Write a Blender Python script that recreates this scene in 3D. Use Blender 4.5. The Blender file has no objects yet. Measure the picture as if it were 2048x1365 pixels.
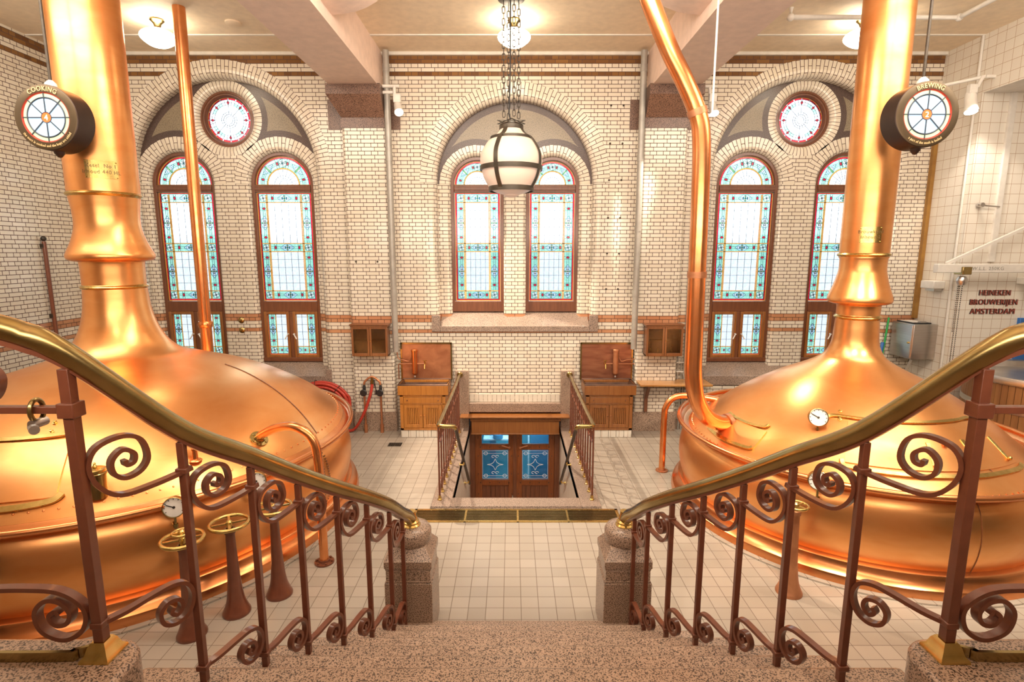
import bpy, math, random
from mathutils import Vector, Matrix
from mathutils.geometry import delaunay_2d_cdt
random.seed(7)
PI = math.pi
S = bpy.context.scene
COL = S.collection

# ------------------------------------------------------------ camera, world, light, exposure
camd = bpy.data.cameras.new('camera')
cam = bpy.data.objects.new('camera', camd); COL.objects.link(cam)
cam.location = (-0.05, 0.0, 3.2)
TILT = math.atan((682.5 - 505.0) / 1090.0)
cam.rotation_euler = (PI / 2 - TILT, 0, 0)
camd.sensor_width = 36.0
camd.lens = 36.0 * 1090.0 / 2048.0
camd.clip_start = 0.05
S.camera = cam
S.view_settings.view_transform = 'Standard'
S.view_settings.look = 'None'
S.view_settings.gamma = 1.0
S.view_settings.use_curve_mapping = False
S.view_settings.exposure = 0.36
cy = S.cycles
cy.max_bounces = 7; cy.diffuse_bounces = 4; cy.glossy_bounces = 4
cy.transmission_bounces = 4; cy.transparent_max_bounces = 8
cy.caustics_reflective = False; cy.caustics_refractive = False
cy.sample_clamp_indirect = 6.0
cy.use_denoising = True

W = bpy.data.worlds.new('daylight'); S.world = W
W.use_nodes = True
wn, wl = W.node_tree.nodes, W.node_tree.links
wn.clear()
wo = wn.new('ShaderNodeOutputWorld'); wb = wn.new('ShaderNodeBackground')
tc = wn.new('ShaderNodeTexCoord'); sx = wn.new('ShaderNodeSeparateXYZ'); rp = wn.new('ShaderNodeValToRGB')
wl.new(tc.outputs['Generated'], sx.inputs[0]); wl.new(sx.outputs['Z'], rp.inputs[0])
rp.color_ramp.elements[0].position = 0.0; rp.color_ramp.elements[0].color = (0.60, 0.70, 0.78, 1)
rp.color_ramp.elements[1].position = 0.03; rp.color_ramp.elements[1].color = (1.7, 1.85, 1.95, 1)
e_ = rp.color_ramp.elements.new(0.018); e_.color = (0.66, 0.78, 0.86, 1)
wl.new(rp.outputs[0], wb.inputs['Color']); wb.inputs['Strength'].default_value = 1.1
wl.new(wb.outputs[0], wo.inputs[0])

def area(name, loc, size, power, color, target=None, portal=False, sizey=None):
    l = bpy.data.lights.new(name, 'AREA'); l.energy = power; l.color = color; l.size = size
    if sizey: l.shape = 'RECTANGLE'; l.size_y = sizey
    o = bpy.data.objects.new(name, l); COL.objects.link(o); o.location = loc
    d = Vector(target) - Vector(loc)
    o.rotation_euler = d.to_track_quat('-Z', 'Y').to_euler()
    if portal: l.cycles.is_portal = True
    return o
def spot(name, loc, target, power, color, ang=50, rad=0.04, blend=0.4):
    l = bpy.data.lights.new(name, 'SPOT'); l.energy = power; l.color = color
    l.spot_size = math.radians(ang); l.spot_blend = blend; l.shadow_soft_size = rad
    o = bpy.data.objects.new(name, l); COL.objects.link(o); o.location = loc
    o.rotation_euler = (Vector(target) - Vector(loc)).to_track_quat('-Z', 'Y').to_euler()
    return o
WARM = (1.0, 0.83, 0.64); SOFT = (1.0, 0.87, 0.72); DAY = (0.86, 0.94, 1.0)
# added soft fills over the hall and landing, not lamps; the spots are lamps
area('fill_landing', (0, -3.0, 6.2), 8.0, 45, SOFT, (0, 5, 1.5), sizey=2.0)
area('fill_wall_middle', (0, 4.9, 6.40), 4.0, 310, SOFT, (0, 9.0, 2.2), sizey=2.2)  # this and the two side fills are added to brighten the back wall
area('fill_wall_side_a', (-5.2, 5.2, 6.40), 4.2, 215, SOFT, (-5.2, 9.0, 2.2), sizey=2.6)
area('fill_wall_side_b', (5.2, 5.2, 6.40), 4.2, 235, SOFT, (5.2, 9.0, 2.2), sizey=2.6)
area('fill_ceiling', (0, 0.2, 3.9), 9.0, 330, (1.0, 0.82, 0.66), (0, 3.4, 6.46), sizey=1.4)  # added fill that lights the ceiling from below; no uplight stands here
area('fill_small_kettle', (4.6, 4.2, 6.3), 2.4, 14, SOFT, (4.4, 6.0, 1.0))  # weak added fills, one over each kettle
area('fill_large_kettle', (-4.9, 4.0, 6.3), 2.4, 12, WARM, (-4.6, 6.0, 1.0))
spot('spot_small_kettle_a', (1.9, 2.4, 5.9), (3.6, 5.6, 1.5), 800, WARM, 42, .16)
spot('spot_small_kettle_b', (5.4, 1.6, 5.9), (4.7, 5.6, 1.4), 800, WARM, 40, .16)
spot('spot_large_kettle', (-2.6, 1.6, 5.9), (-4.3, 4.9, 1.6), 520, WARM, 44, .14)
spot('spot_well', (-2.1, 9.0, 5.5), (1.1, 8.0, 0.0), 1000, WARM, 62, .03)
spot('spot_well_b', (3.1, 9.1, 5.4), (-1.3, 8.7, 0.3), 600, WARM, 46, .03)
spot('spot_side_wall', (6.7, 8.3, 5.4), (7.4, 8.7, 3.0), 80, SOFT, 80, .1)
spot('spot_kettle_back', (3.2, 8.9, 5.4), (3.6, 6.6, 1.2), 160, WARM, 60)
for x in (-4.97, 4.97, 0):
    area('window_portal', (x, 10.12, 3.6), 2.9, 1, (1, 1, 1), (x, 0, 3.6), portal=True, sizey=5.0)

# ------------------------------------------------------------ node helpers
def new_mat(name):
    m = bpy.data.materials.new(name); m.use_nodes = True
    n, l = m.node_tree.nodes, m.node_tree.links
    return m, n, l, n['Principled BSDF']
def setp(p, color=None, rough=None, metal=None, coat=None, spec=None):
    if color: p.inputs['Base Color'].default_value = (*color, 1)
    if rough is not None: p.inputs['Roughness'].default_value = rough
    if metal is not None: p.inputs['Metallic'].default_value = metal
    if coat is not None: p.inputs['Coat Weight'].default_value = coat; p.inputs['Coat Roughness'].default_value = 0.12
    if spec is not None: p.inputs['Specular IOR Level'].default_value = spec
def noise(n, l, scale, detail=3, vec='Object', stretch=None, dist=0.0):
    t = n.new('ShaderNodeTexCoord'); x = n.new('ShaderNodeTexNoise')
    x.inputs['Scale'].default_value = scale; x.inputs['Detail'].default_value = detail
    x.inputs['Distortion'].default_value = dist
    if stretch:
        mp = n.new('ShaderNodeMapping'); mp.inputs['Scale'].default_value = stretch
        l.new(t.outputs[vec], mp.inputs[0]); l.new(mp.outputs[0], x.inputs[0])
    else:
        l.new(t.outputs[vec], x.inputs[0])
    return x
def ramp(n, l, src, stops):
    r = n.new('ShaderNodeValToRGB'); els = r.color_ramp.elements
    els[0].position, els[0].color = stops[0][0], (*stops[0][1], 1)
    els[1].position, els[1].color = stops[-1][0], (*stops[-1][1], 1)
    for p, c in stops[1:-1]:
        e = els.new(p); e.color = (*c, 1)
    l.new(src, r.inputs[0]); return r
def vary(name, c1, c2, rough, metal=0, scale=6, stretch=None, coat=None, bump=0, detail=4, rvar=0, lo=0.3, hi=0.7, dist=0.0):
    m, n, l, p = new_mat(name); setp(p, c1, rough, metal, coat)
    x = noise(n, l, scale, detail, stretch=stretch, dist=dist)
    r = ramp(n, l, x.outputs['Fac'], [(lo, c1), (hi, c2)]); l.new(r.outputs[0], p.inputs['Base Color'])
    if rvar:
        mr = n.new('ShaderNodeMapRange'); mr.inputs['To Min'].default_value = rough - rvar; mr.inputs['To Max'].default_value = rough + rvar
        l.new(x.outputs['Fac'], mr.inputs[0]); l.new(mr.outputs[0], p.inputs['Roughness'])
    if bump:
        b = n.new('ShaderNodeBump'); b.inputs['Strength'].default_value = bump; b.inputs['Distance'].default_value = 0.004
        l.new(x.outputs['Fac'], b.inputs['Height']); l.new(b.outputs[0], p.inputs['Normal'])
    return m
def flat(name, c, rough=0.4, metal=0, coat=None):
    return vary(name, c, tuple(v * 0.88 for v in c), rough, metal, 9, coat=coat)
def emit(name, c, s):
    m, n, l, p = new_mat(name); setp(p, c, 0.4)
    p.inputs['Emission Color'].default_value = (*c, 1); p.inputs['Emission Strength'].default_value = s
    return m
ROW, V0 = 0.0645, 0.033
def brick_tex(n, l, vec, bw, rh, mort, c1, c2, cm, squash=1.0, off=0.5):
    b = n.new('ShaderNodeTexBrick'); l.new(vec, b.inputs['Vector'])
    b.inputs['Scale'].default_value = 1; b.inputs['Mortar Size'].default_value = mort
    b.inputs['Mortar Smooth'].default_value = 0.15; b.inputs['Bias'].default_value = 0
    b.inputs['Brick Width'].default_value = bw; b.inputs['Row Height'].default_value = rh
    b.offset = off; b.squash = squash; b.squash_frequency = 2; b.offset_frequency = 2
    for k, c in (('Color1', c1), ('Color2', c2), ('Mortar', cm)): b.inputs[k].default_value = (*c, 1)
    return b
def uvvec(n, l, dv=0.0, du=0.0):
    t = n.new('ShaderNodeUVMap'); t.uv_map = 'UVMap'
    mp = n.new('ShaderNodeMapping'); mp.inputs['Location'].default_value = (du, dv, 0)
    l.new(t.outputs[0], mp.inputs[0]); return mp.outputs[0]
CREAM1, CREAM2, MORTAR = (0.80, 0.73, 0.62), (0.73, 0.65, 0.53), (0.085, 0.036, 0.022)
def glazed(name, bands, bw=0.222, squash=0.5, rh=ROW, c1=CREAM1, c2=CREAM2, cm=MORTAR, mort=0.0050, rough=0.16, off=0.5):
    m, n, l, p = new_mat(name); setp(p, c1, rough)
    v = uvvec(n, l, -V0 if bands else 0.0)
    b = brick_tex(n, l, v, bw, rh, mort, c1, c2, cm, squash, off); col = b.outputs['Color']
    if bands:
        s = n.new('ShaderNodeSeparateXYZ'); l.new(v, s.inputs[0])
        d = n.new('ShaderNodeMath'); d.operation = 'DIVIDE'; d.inputs[1].default_value = rh; l.new(s.outputs[1], d.inputs[0])
        f = n.new('ShaderNodeMath'); f.operation = 'FLOOR'; l.new(d.outputs[0], f.inputs[0])
        for rows, a, c in (((97, 98, 94), (0.16, 0.07, 0.028), (0.27, 0.13, 0.04)), ((27, 30, 31), (0.50, 0.22, 0.11), (0.56, 0.28, 0.15))):
            bb = brick_tex(n, l, v, bw, rh, mort, a, c, MORTAR, squash)
            tot = None
            for r_ in rows:
                k = n.new('ShaderNodeMath'); k.operation = 'COMPARE'; k.inputs[1].default_value = r_; k.inputs[2].default_value = 0.1
                l.new(f.outputs[0], k.inputs[0])
                if tot is None: tot = k.outputs[0]
                else:
                    q = n.new('ShaderNodeMath'); q.operation = 'ADD'; l.new(tot, q.inputs[0]); l.new(k.outputs[0], q.inputs[1]); tot = q.outputs[0]
            mx = n.new('ShaderNodeMix'); mx.data_type = 'RGBA'
            l.new(tot, mx.inputs['Factor']); l.new(col, mx.inputs[6]); l.new(bb.outputs['Color'], mx.inputs[7]); col = mx.outputs[2]
    l.new(col, p.inputs['Base Color'])
    inv = n.new('ShaderNodeMath'); inv.operation = 'SUBTRACT'; inv.inputs[0].default_value = 1.0; l.new(b.outputs['Fac'], inv.inputs[1])
    bp = n.new('ShaderNodeBump'); bp.inputs['Strength'].default_value = 0.35; bp.inputs['Distance'].default_value = 0.003
    l.new(inv.outputs[0], bp.inputs['Height']); l.new(bp.outputs[0], p.inputs['Normal'])
    mr = n.new('ShaderNodeMapRange'); mr.inputs['To Min'].default_value = rough; mr.inputs['To Max'].default_value = 0.8
    l.new(b.outputs['Fac'], mr.inputs[0]); l.new(mr.outputs[0], p.inputs['Roughness'])
    return m
def granite(name, a, b, c, scale=160):
    m, n, l, p = new_mat(name); setp(p, a, 0.30)
    x = noise(n, l, scale, 2); r = ramp(n, l, x.outputs['Fac'], [(0.40, c), (0.49, a), (0.55, b), (0.68, a)])
    r.color_ramp.interpolation = 'CONSTANT' if False else 'LINEAR'
    y = noise(n, l, 4, 3); r2 = ramp(n, l, y.outputs['Fac'], [(0.3, (0.86, 0.86, 0.86)), (0.7, (1, 1, 1))])
    mx = n.new('ShaderNodeMix'); mx.data_type = 'RGBA'; mx.blend_type = 'MULTIPLY'; mx.inputs['Factor'].default_value = 1
    l.new(r.outputs[0], mx.inputs[6]); l.new(r2.outputs[0], mx.inputs[7]); l.new(mx.outputs[2], p.inputs['Base Color'])
    return m
def glass(name, c, diff=0.25, rough=0.08):
    m, n, l, p = new_mat(name); n.remove(p); out = n['Material Output']
    t = n.new('ShaderNodeBsdfTransparent'); t.inputs[0].default_value = (*c, 1)
    d = n.new('ShaderNodeBsdfTranslucent'); d.inputs[0].default_value = (*c, 1)
    g = n.new('ShaderNodeBsdfGlossy'); g.inputs['Roughness'].default_value = rough
    x = noise(n, l, 30, 3); mr = n.new('ShaderNodeMapRange'); mr.inputs['From Min'].default_value = 0.35; mr.inputs['From Max'].default_value = 0.65
    mr.inputs['To Min'].default_value = diff * 0.4; mr.inputs['To Max'].default_value = diff * 1.6; l.new(x.outputs['Fac'], mr.inputs[0])
    a = n.new('ShaderNodeMixShader'); l.new(mr.outputs[0], a.inputs[0])
    l.new(t.outputs[0], a.inputs[1]); l.new(d.outputs[0], a.inputs[2])
    f = n.new('ShaderNodeFresnel'); f.inputs[0].default_value = 1.45
    b = n.new('ShaderNodeMixShader'); l.new(f.outputs[0], b.inputs[0]); l.new(a.outputs[0], b.inputs[1]); l.new(g.outputs[0], b.inputs[2])
    l.new(b.outputs[0], out.inputs[0]); return m
def copper(name, c1, c2, rough, rvar=0.06):
    return vary(name, c1, c2, rough, 0.96, 2.2, detail=6, rvar=rvar, stretch=(1, 1, 2.5), dist=0.4, bump=0.02)

M = {}
M['brick'] = glazed('white_glazed_brick', True)
M['arch'] = glazed('voussoir_brick', False, bw=0.21, squash=1.0)
M['soldier'] = glazed('small_ring_brick', False, bw=0.30, squash=1.0, off=0.0)
M['sqtile'] = glazed('square_wall_tile', False, bw=0.152, squash=1.0, rh=0.152, c1=(0.84, 0.79, 0.70), c2=(0.81, 0.75, 0.66), cm=(0.42, 0.26, 0.15), mort=0.0028, off=0.0)
M['floor'] = glazed('cream_floor_tile', False, bw=0.16, squash=1.0, rh=0.16, c1=(0.43, 0.375, 0.315), c2=(0.37, 0.32, 0.265), cm=(0.16, 0.12, 0.09), mort=0.0028, rough=0.3, off=0.0)
M['ceil'] = flat('ceiling_paint', (0.93, 0.77, 0.57), 0.6)
M['beam'] = flat('beam_paint', (0.92, 0.71, 0.60), 0.6)
M['white'] = flat('white_paint', (0.82, 0.78, 0.72), 0.4)
M['granite'] = granite('pink_granite', (0.42, 0.29, 0.21), (0.54, 0.40, 0.31), (0.07, 0.05, 0.042), 130)
M['granite_dark'] = granite('dark_red_granite', (0.20, 0.115, 0.085), (0.30, 0.18, 0.13), (0.05, 0.03, 0.025), 90)
M['granite_sill'] = granite('grey_granite', (0.36, 0.26, 0.205), (0.46, 0.35, 0.28), (0.09, 0.07, 0.06), 110)
M['tracery'] = granite('brown_stone', (0.085, 0.05, 0.042), (0.11, 0.068, 0.056), (0.055, 0.034, 0.03), 60)
M['panel'] = granite('beige_stone', (0.27, 0.215, 0.145), (0.31, 0.25, 0.17), (0.19, 0.15, 0.10), 60)
M['copper'] = copper('polished_copper', (0.95, 0.48, 0.19), (0.87, 0.37, 0.12), 0.31)
M['copper_dark'] = vary('worn_copper', (0.62, 0.29, 0.145), (0.40, 0.16, 0.08), 0.45, 0.75, 5, detail=6, dist=0.6)
M['copper_pipe'] = copper('copper_pipe_metal', (0.88, 0.38, 0.16), (0.78, 0.29, 0.10), 0.24)
M['basin'] = vary('tarnished_basin', (0.22, 0.125, 0.085), (0.10, 0.065, 0.055), 0.4, 0.75, 4, detail=5)
M['splash_old'] = vary('dark_splash_copper', (0.40, 0.18, 0.10), (0.24, 0.09, 0.055), 0.45, 0.7, 4, detail=6, stretch=(.6, 1, 3), dist=.8)
M['door_wood'] = vary('street_door_wood', (0.26, 0.08, 0.022), (0.18, 0.052, 0.015), 0.3, 0, 5, stretch=(8, 8, .8), coat=.4)
M['seam'] = flat('dark_copper_seam', (0.20, 0.07, 0.025), 0.4)
M['brass'] = vary('brass', (0.72, 0.52, 0.20), (0.55, 0.38, 0.12), 0.26, 1.0, 14, rvar=0.06)
M['brass_old'] = vary('aged_brass', (0.42, 0.33, 0.15), (0.30, 0.22, 0.085), 0.24, 1.0, 5, rvar=0.05, stretch=(1, 1, 1))
M['iron_red'] = vary('red_brown_paint', (0.185, 0.058, 0.030), (0.15, 0.046, 0.024), 0.28, 0, 14, coat=0.25, bump=0.15)
M['iron'] = vary('black_iron', (0.05, 0.042, 0.036), (0.08, 0.065, 0.05), 0.45, 0.7, 20)
M['bronze'] = vary('dark_bronze', (0.045, 0.038, 0.03), (0.07, 0.055, 0.038), 0.42, 0.4, 5)
M['signface'] = vary('sign_bronze', (0.085, 0.060, 0.034), (0.13, 0.09, 0.05), 0.42, 0.6, 3)
M['signside'] = vary('sign_side_black', (0.045, 0.028, 0.022), (0.06, 0.036, 0.028), 0.4, 0.5, 6)
M['gold'] = vary('gold_letters', (0.90, 0.72, 0.40), (0.82, 0.62, 0.30), 0.4, 0.2, 20)
M['wood_red'] = vary('dark_red_wood', (0.13, 0.045, 0.022), (0.19, 0.07, 0.032), 0.35, 0, 5, stretch=(8, 8, 0.8), coat=0.3)
M['wood'] = vary('oak_orange', (0.58, 0.235, 0.045), (0.43, 0.16, 0.028), 0.34, 0, 4, stretch=(9, 9, 0.7), coat=0.35)
M['wood_mid'] = vary('brown_wood', (0.33, 0.13, 0.035), (0.24, 0.085, 0.022), 0.36, 0, 4, stretch=(9, 9, 0.7), coat=0.35)
M['wood_top'] = vary('shelf_wood', (0.52, 0.26, 0.08), (0.40, 0.18, 0.05), 0.25, 0, 4, stretch=(0.8, 9, 9), coat=0.5)
M['tub'] = vary('tub_stave_wood', (0.36, 0.16, 0.055), (0.22, 0.085, 0.03), 0.45, 0, 3, stretch=(4, 4, 0.4))
M['steel'] = vary('brushed_steel', (0.62, 0.60, 0.58), (0.52, 0.50, 0.48), 0.34, 1.0, 3, stretch=(1, 1, 30))
M['zinc'] = vary('grey_pipe_paint', (0.34, 0.32, 0.29), (0.42, 0.40, 0.36), 0.42, 0.3, 8)
M['dark'] = flat('dark_gap', (0.02, 0.014, 0.01), 0.6)
M['rubber'] = flat('black_plastic', (0.02, 0.02, 0.022), 0.4)
M['hose'] = vary('red_hose', (0.55, 0.055, 0.03), (0.42, 0.035, 0.022), 0.4, 0, 30)
M['dial'] = flat('dial_white', (0.86, 0.84, 0.80), 0.3)
M['green'] = flat('green_plastic', (0.03, 0.42, 0.10), 0.35)
M['blue'] = flat('blue_plastic', (0.03, 0.16, 0.5), 0.35)
M['letter'] = flat('red_lettering', (0.34, 0.07, 0.05), 0.4)
M['letter_dark'] = flat('dark_lettering', (0.035, 0.018, 0.016), 0.4)
M['engrave'] = flat('engraving_brown', (0.22, 0.13, 0.04), .5)
M['wood_cab'] = vary('cabinet_wood', (0.20, 0.072, 0.024), (0.15, 0.05, 0.016), 0.34, 0, 4, stretch=(9, 9, 0.7), coat=0.35)
M['lead'] = flat('lead_came', (0.045, 0.06, 0.085), 0.45)
M['goldcame'] = flat('gold_putty', (0.78, 0.42, 0.07), 0.5)
M['lampglass'] = emit('lamp_glass_lit', (1.0, 0.86, 0.66), 13.0)
M['opal'] = emit('opal_globe_glass', (0.76, 0.58, 0.48), 0.14)
M['bulb'] = emit('spot_bulb', (1.0, 0.90, 0.72), 22.0)
M['signglass'] = emit('sign_lit_glass', (0.30, 0.44, 0.58), .95)
M['signrim'] = emit('sign_lit_rim_glass', (0.40, 0.50, 0.30), .9)
M['signdisc'] = emit('sign_orange_glass', (0.85, 0.13, 0.03), 0.8)
M['signred'] = flat('sign_red_ring', (0.45, 0.05, 0.03), 0.4)
M['signnum'] = emit('sign_number', (0.95, 0.93, 0.88), 0.9)
M['g_clear'] = glass('clear_glass', (0.95, 0.97, 1.0), 0.22)
M['g_teal'] = glass('teal_glass', (0.40, 0.80, 0.64), 0.3)
M['g_red'] = glass('red_glass', (0.78, 0.012, 0.05), 0.35)
M['g_green'] = glass('green_glass', (0.20, 0.62, 0.22), 0.3)
M['g_blue'] = glass('blue_green_glass', (0.06, 0.52, 0.60), 0.3)
M['g_sky'] = glass('pale_blue_glass', (0.45, 0.76, 0.95), 0.3)
M['g_gold'] = glass('amber_glass', (0.85, 0.58, 0.16), 0.35)
M['g_cab'] = glass('old_cabinet_glass', (0.55, 0.42, 0.22), 0.15, 0.12)
M['g_door'] = glass('door_glass', (0.75, 0.92, 1.0), 0.04)
M['etch'] = flat('etched_white', (0.85, 0.93, 0.97), 0.6)
M['vest_blue'] = flat('vestibule_blue', (0.02, 0.22, 0.40), 0.5)
M['vest_teal'] = flat('vestibule_teal', (0.03, 0.34, 0.44), 0.5)
GL = ['g_clear', 'g_teal', 'g_red', 'g_green', 'g_blue', 'g_sky', 'g_gold']
# ------------------------------------------------------------ mesh helpers
OFF = {}
class MB:
    def __init__(self): self.v = []; self.f = []; self.uv = []; self.m = []
    def face(self, idx, m=0, uv=None): self.f.append(tuple(idx)); self.m.append(m); self.uv.append(uv)
    def poly(self, pts, m=0, uv=None):
        b = len(self.v); self.v += [tuple(p) for p in pts]; self.face(range(b, b + len(pts)), m, uv)
    def box(self, x0, x1, y0, y1, z0, z1, m=0, mat=None):
        b = len(self.v)
        c = [(x0, y0, z0), (x1, y0, z0), (x1, y1, z0), (x0, y1, z0), (x0, y0, z1), (x1, y0, z1), (x1, y1, z1), (x0, y1, z1)]
        if mat: c = [tuple(mat @ Vector(p)) for p in c]
        self.v += c
        for q in ((0, 3, 2, 1), (4, 5, 6, 7), (0, 1, 5, 4), (1, 2, 6, 5), (2, 3, 7, 6), (3, 0, 4, 7)): self.face([b + i for i in q], m)
        return self
    def bar(self, p, q, w, h, up=(0, 0, 1), m=0):
        p, q = Vector(p), Vector(q); d = q - p; L = d.length
        if L < 1e-6: return self
        y = d / L; z = Vector(up); x = y.cross(z)
        if x.length < 1e-4: x = y.orthogonal()
        x.normalize(); z = x.cross(y)
        mt = Matrix((x, y, z)).transposed().to_4x4(); mt.translation = p
        return self.box(-w / 2, w / 2, 0, L, -h / 2, h / 2, m, mt)
    def frame(self, x0, x1, z0, z1, wl, wr, wb, wt, y0, y1, m=0):
        self.box(x0, x0 + wl, y0, y1, z0, z1, m).box(x1 - wr, x1, y0, y1, z0, z1, m)
        return self.box(x0 + wl, x1 - wr, y0, y1, z0, z0 + wb, m).box(x0 + wl, x1 - wr, y0, y1, z1 - wt, z1, m)
    def prism(self, poly, axis, a, b_, m=0):
        n = len(poly)
        def P(u, w, t): return {'x': (t, u, w), 'y': (u, t, w), 'z': (u, w, t)}[axis]
        b = len(self.v); self.v += [P(u, w, a) for u, w in poly] + [P(u, w, b_) for u, w in poly]
        self.face(list(range(b, b + n))[::-1], m); self.face(range(b + n, b + 2 * n), m)
        for i in range(n):
            j = (i + 1) % n; self.face((b + i, b + j, b + n + j, b + n + i), m)
        return self
    def lathe(self, prof, c=(0, 0, 0), seg=32, m=0, mat=None, a0=0.0, a1=2 * PI, ms=None):
        full = abs(a1 - a0 - 2 * PI) < 1e-6; na = seg if full else seg + 1
        b = len(self.v); rings = []
        for r, z in prof:
            ring = []
            if r < 1e-6:
                ring = [len(self.v)] * na; p = Vector((0, 0, z)); self.v.append(tuple((mat @ p if mat else p) + Vector(c)))
            else:
                for k in range(na):
                    a = a0 + (a1 - a0) * k / seg; p = Vector((r * math.cos(a), r * math.sin(a), z))
                    ring.append(len(self.v)); self.v.append(tuple((mat @ p if mat else p) + Vector(c)))
            rings.append(ring)
        for i in range(len(rings) - 1):
            A, B = rings[i], rings[i + 1]; mm = ms[i] if ms else m
            for k in range(seg):
                j = (k + 1) % na
                q = [A[k], A[j], B[j], B[k]]; u = []
                for t in q:
                    if t not in u: u.append(t)
                if len(u) > 2: self.face(u, mm)
        return self
    def cyl(self, p, q, r, seg=16, m=0, r2=None):
        return self.tube([p, q], [r, r if r2 is None else r2], seg, m)
    def tube(self, pts, r, seg=12, m=0, closed=False, sec=None, up=None, caps=True):
        P = [Vector(p) for p in pts]; n = len(P)
        R = r if isinstance(r, (list, tuple)) else [r] * n
        T = []
        for i in range(n):
            a = P[(i - 1) % n] if (closed or i > 0) else P[i]; c = P[(i + 1) % n] if (closed or i < n - 1) else P[i]
            t = c - a; T.append(t.normalized() if t.length > 1e-9 else Vector((0, 0, 1)))
        N = Vector(up) if up else T[0].orthogonal()
        N = (N - T[0] * N.dot(T[0])).normalized(); b = len(self.v)
        S_ = sec or [(math.cos(2 * PI * k / seg), math.sin(2 * PI * k / seg)) for k in range(seg)]; ns = len(S_)
        for i in range(n):
            if up: N = Vector(up)
            N = N - T[i] * N.dot(T[i])
            N = N.normalized() if N.length > 1e-6 else T[i].orthogonal().normalized()
            Bn = T[i].cross(N)
            for u, w in S_: self.v.append(tuple(P[i] + (N * u + Bn * w) * R[i]))
        for i in range(n if closed else n - 1):
            j = (i + 1) % n
            for k in range(ns):
                k2 = (k + 1) % ns; self.face((b + i * ns + k, b + i * ns + k2, b + j * ns + k2, b + j * ns + k), m)
        if not closed and caps:
            self.face([b + k for k in range(ns)][::-1], m); self.face([b + (n - 1) * ns + k for k in range(ns)], m)
        return self
    def sphere(self, c, r, seg=14, rings=8, m=0, sz=1.0):
        return self.lathe([(r * math.sin(PI * i / rings), -r * sz * math.cos(PI * i / rings)) for i in range(rings + 1)], c, seg, m)
    def build(self, name, mats, parent=None, smooth=True, bevel=0, ang=38, mesh_only=False):
        if not isinstance(mats, (list, tuple)): mats = [mats]
        off = OFF.get(parent.name, Vector((0, 0, 0))) if parent else Vector((0, 0, 0))
        me = bpy.data.meshes.new(name)
        me.from_pydata([tuple(Vector(p) - off) for p in self.v], [], self.f)
        for k in mats: me.materials.append(M[k] if isinstance(k, str) else k)
        me.polygons.foreach_set('material_index', self.m)
        ul = me.uv_layers.new(name='UVMap'); buf = [0.0] * (2 * len(me.loops)); i = 0
        for fi, p in enumerate(me.polygons):
            uv = self.uv[fi]
            if uv is None:
                nx, ny, nz = (abs(c) for c in p.normal); vs = [self.v[k] for k in self.f[fi]]
                if nz > nx and nz > ny: uv = [(q[0], q[1]) for q in vs]
                elif nx > ny: uv = [(q[1], q[2]) for q in vs]
                else: uv = [(q[0], q[2]) for q in vs]
            for a in uv: buf[i] = a[0]; buf[i + 1] = a[1]; i += 2
        ul.data.foreach_set('uv', buf)
        if smooth:
            me.polygons.foreach_set('use_smooth', [True] * len(me.polygons)); me.set_sharp_from_angle(angle=math.radians(ang))
        o = bpy.data.objects.new(name, me); COL.objects.link(o)
        if parent: o.parent = parent
        OFF[o.name] = off
        if bevel:
            b = o.modifiers.new('bevel', 'BEVEL'); b.width = bevel; b.segments = 2; b.limit_method = 'ANGLE'
        return o
def thing(name, label, cat, loc=(0, 0, 0), group=None):
    o = bpy.data.objects.new(name, None); COL.objects.link(o); o.location = loc; o.empty_display_size = 0.1
    o['label'] = label; o['category'] = cat
    if group: o['group'] = group
    OFF[o.name] = Vector(loc); return o
def tag(o, label, cat, group=None):
    o['label'] = label; o['category'] = cat
    if group: o['group'] = group
    return o
def struct(o, label=None):
    o['kind'] = 'structure'
    if label: o['label'] = label
    return o
def sroot(name, loc=(0, 0, 0)):
    o = bpy.data.objects.new(name, None); COL.objects.link(o); o.location = loc; o['kind'] = 'structure'; OFF[o.name] = Vector(loc); return o
def catmull(P, n=8, closed=False):
    P = [Vector(p) for p in P]; out = []; N = len(P)
    for i in range(N if closed else N - 1):
        g = (lambda k: P[k % N]) if closed else (lambda k: P[min(max(k, 0), N - 1)])
        p0, p1, p2, p3 = g(i - 1), g(i), g(i + 1), g(i + 2)
        for k in range(n):
            t = k / n
            out.append(0.5 * ((2 * p1) + (p2 - p0) * t + (2 * p0 - 5 * p1 + 4 * p2 - p3) * t * t + (3 * p1 - p0 - 3 * p2 + p3) * t ** 3))
    if not closed: out.append(P[-1])
    return out
def smooth2(prof, n=5): return [(max(p.x, 0.0), p.y) for p in catmull([(a, b, 0) for a, b in prof], n)]
def arc(cx, cz, r, a0, a1, n): return [(cx + r * math.cos(a0 + (a1 - a0) * i / n), cz + r * math.sin(a0 + (a1 - a0) * i / n)) for i in range(n + 1)]
def cdt(lines, classify, eps=1e-5):
    """lines: list of (points, closed); returns verts2d, [(tri, class)]"""
    vs, es = [], []
    for pts, closed in lines:
        b = len(vs); vs += [Vector((p[0], p[1])) for p in pts]
        es += [(b + i, b + i + 1) for i in range(len(pts) - 1)]
        if closed: es.append((b + len(pts) - 1, b))
    r = delaunay_2d_cdt(vs, es, [], 0, eps); out = []
    for t in r[2]:
        cx = sum(r[0][i].x for i in t) / 3; cz = sum(r[0][i].y for i in t) / 3
        k = classify(cx, cz)
        if k is not None: out.append((t, k))
    return r[0], out
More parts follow.
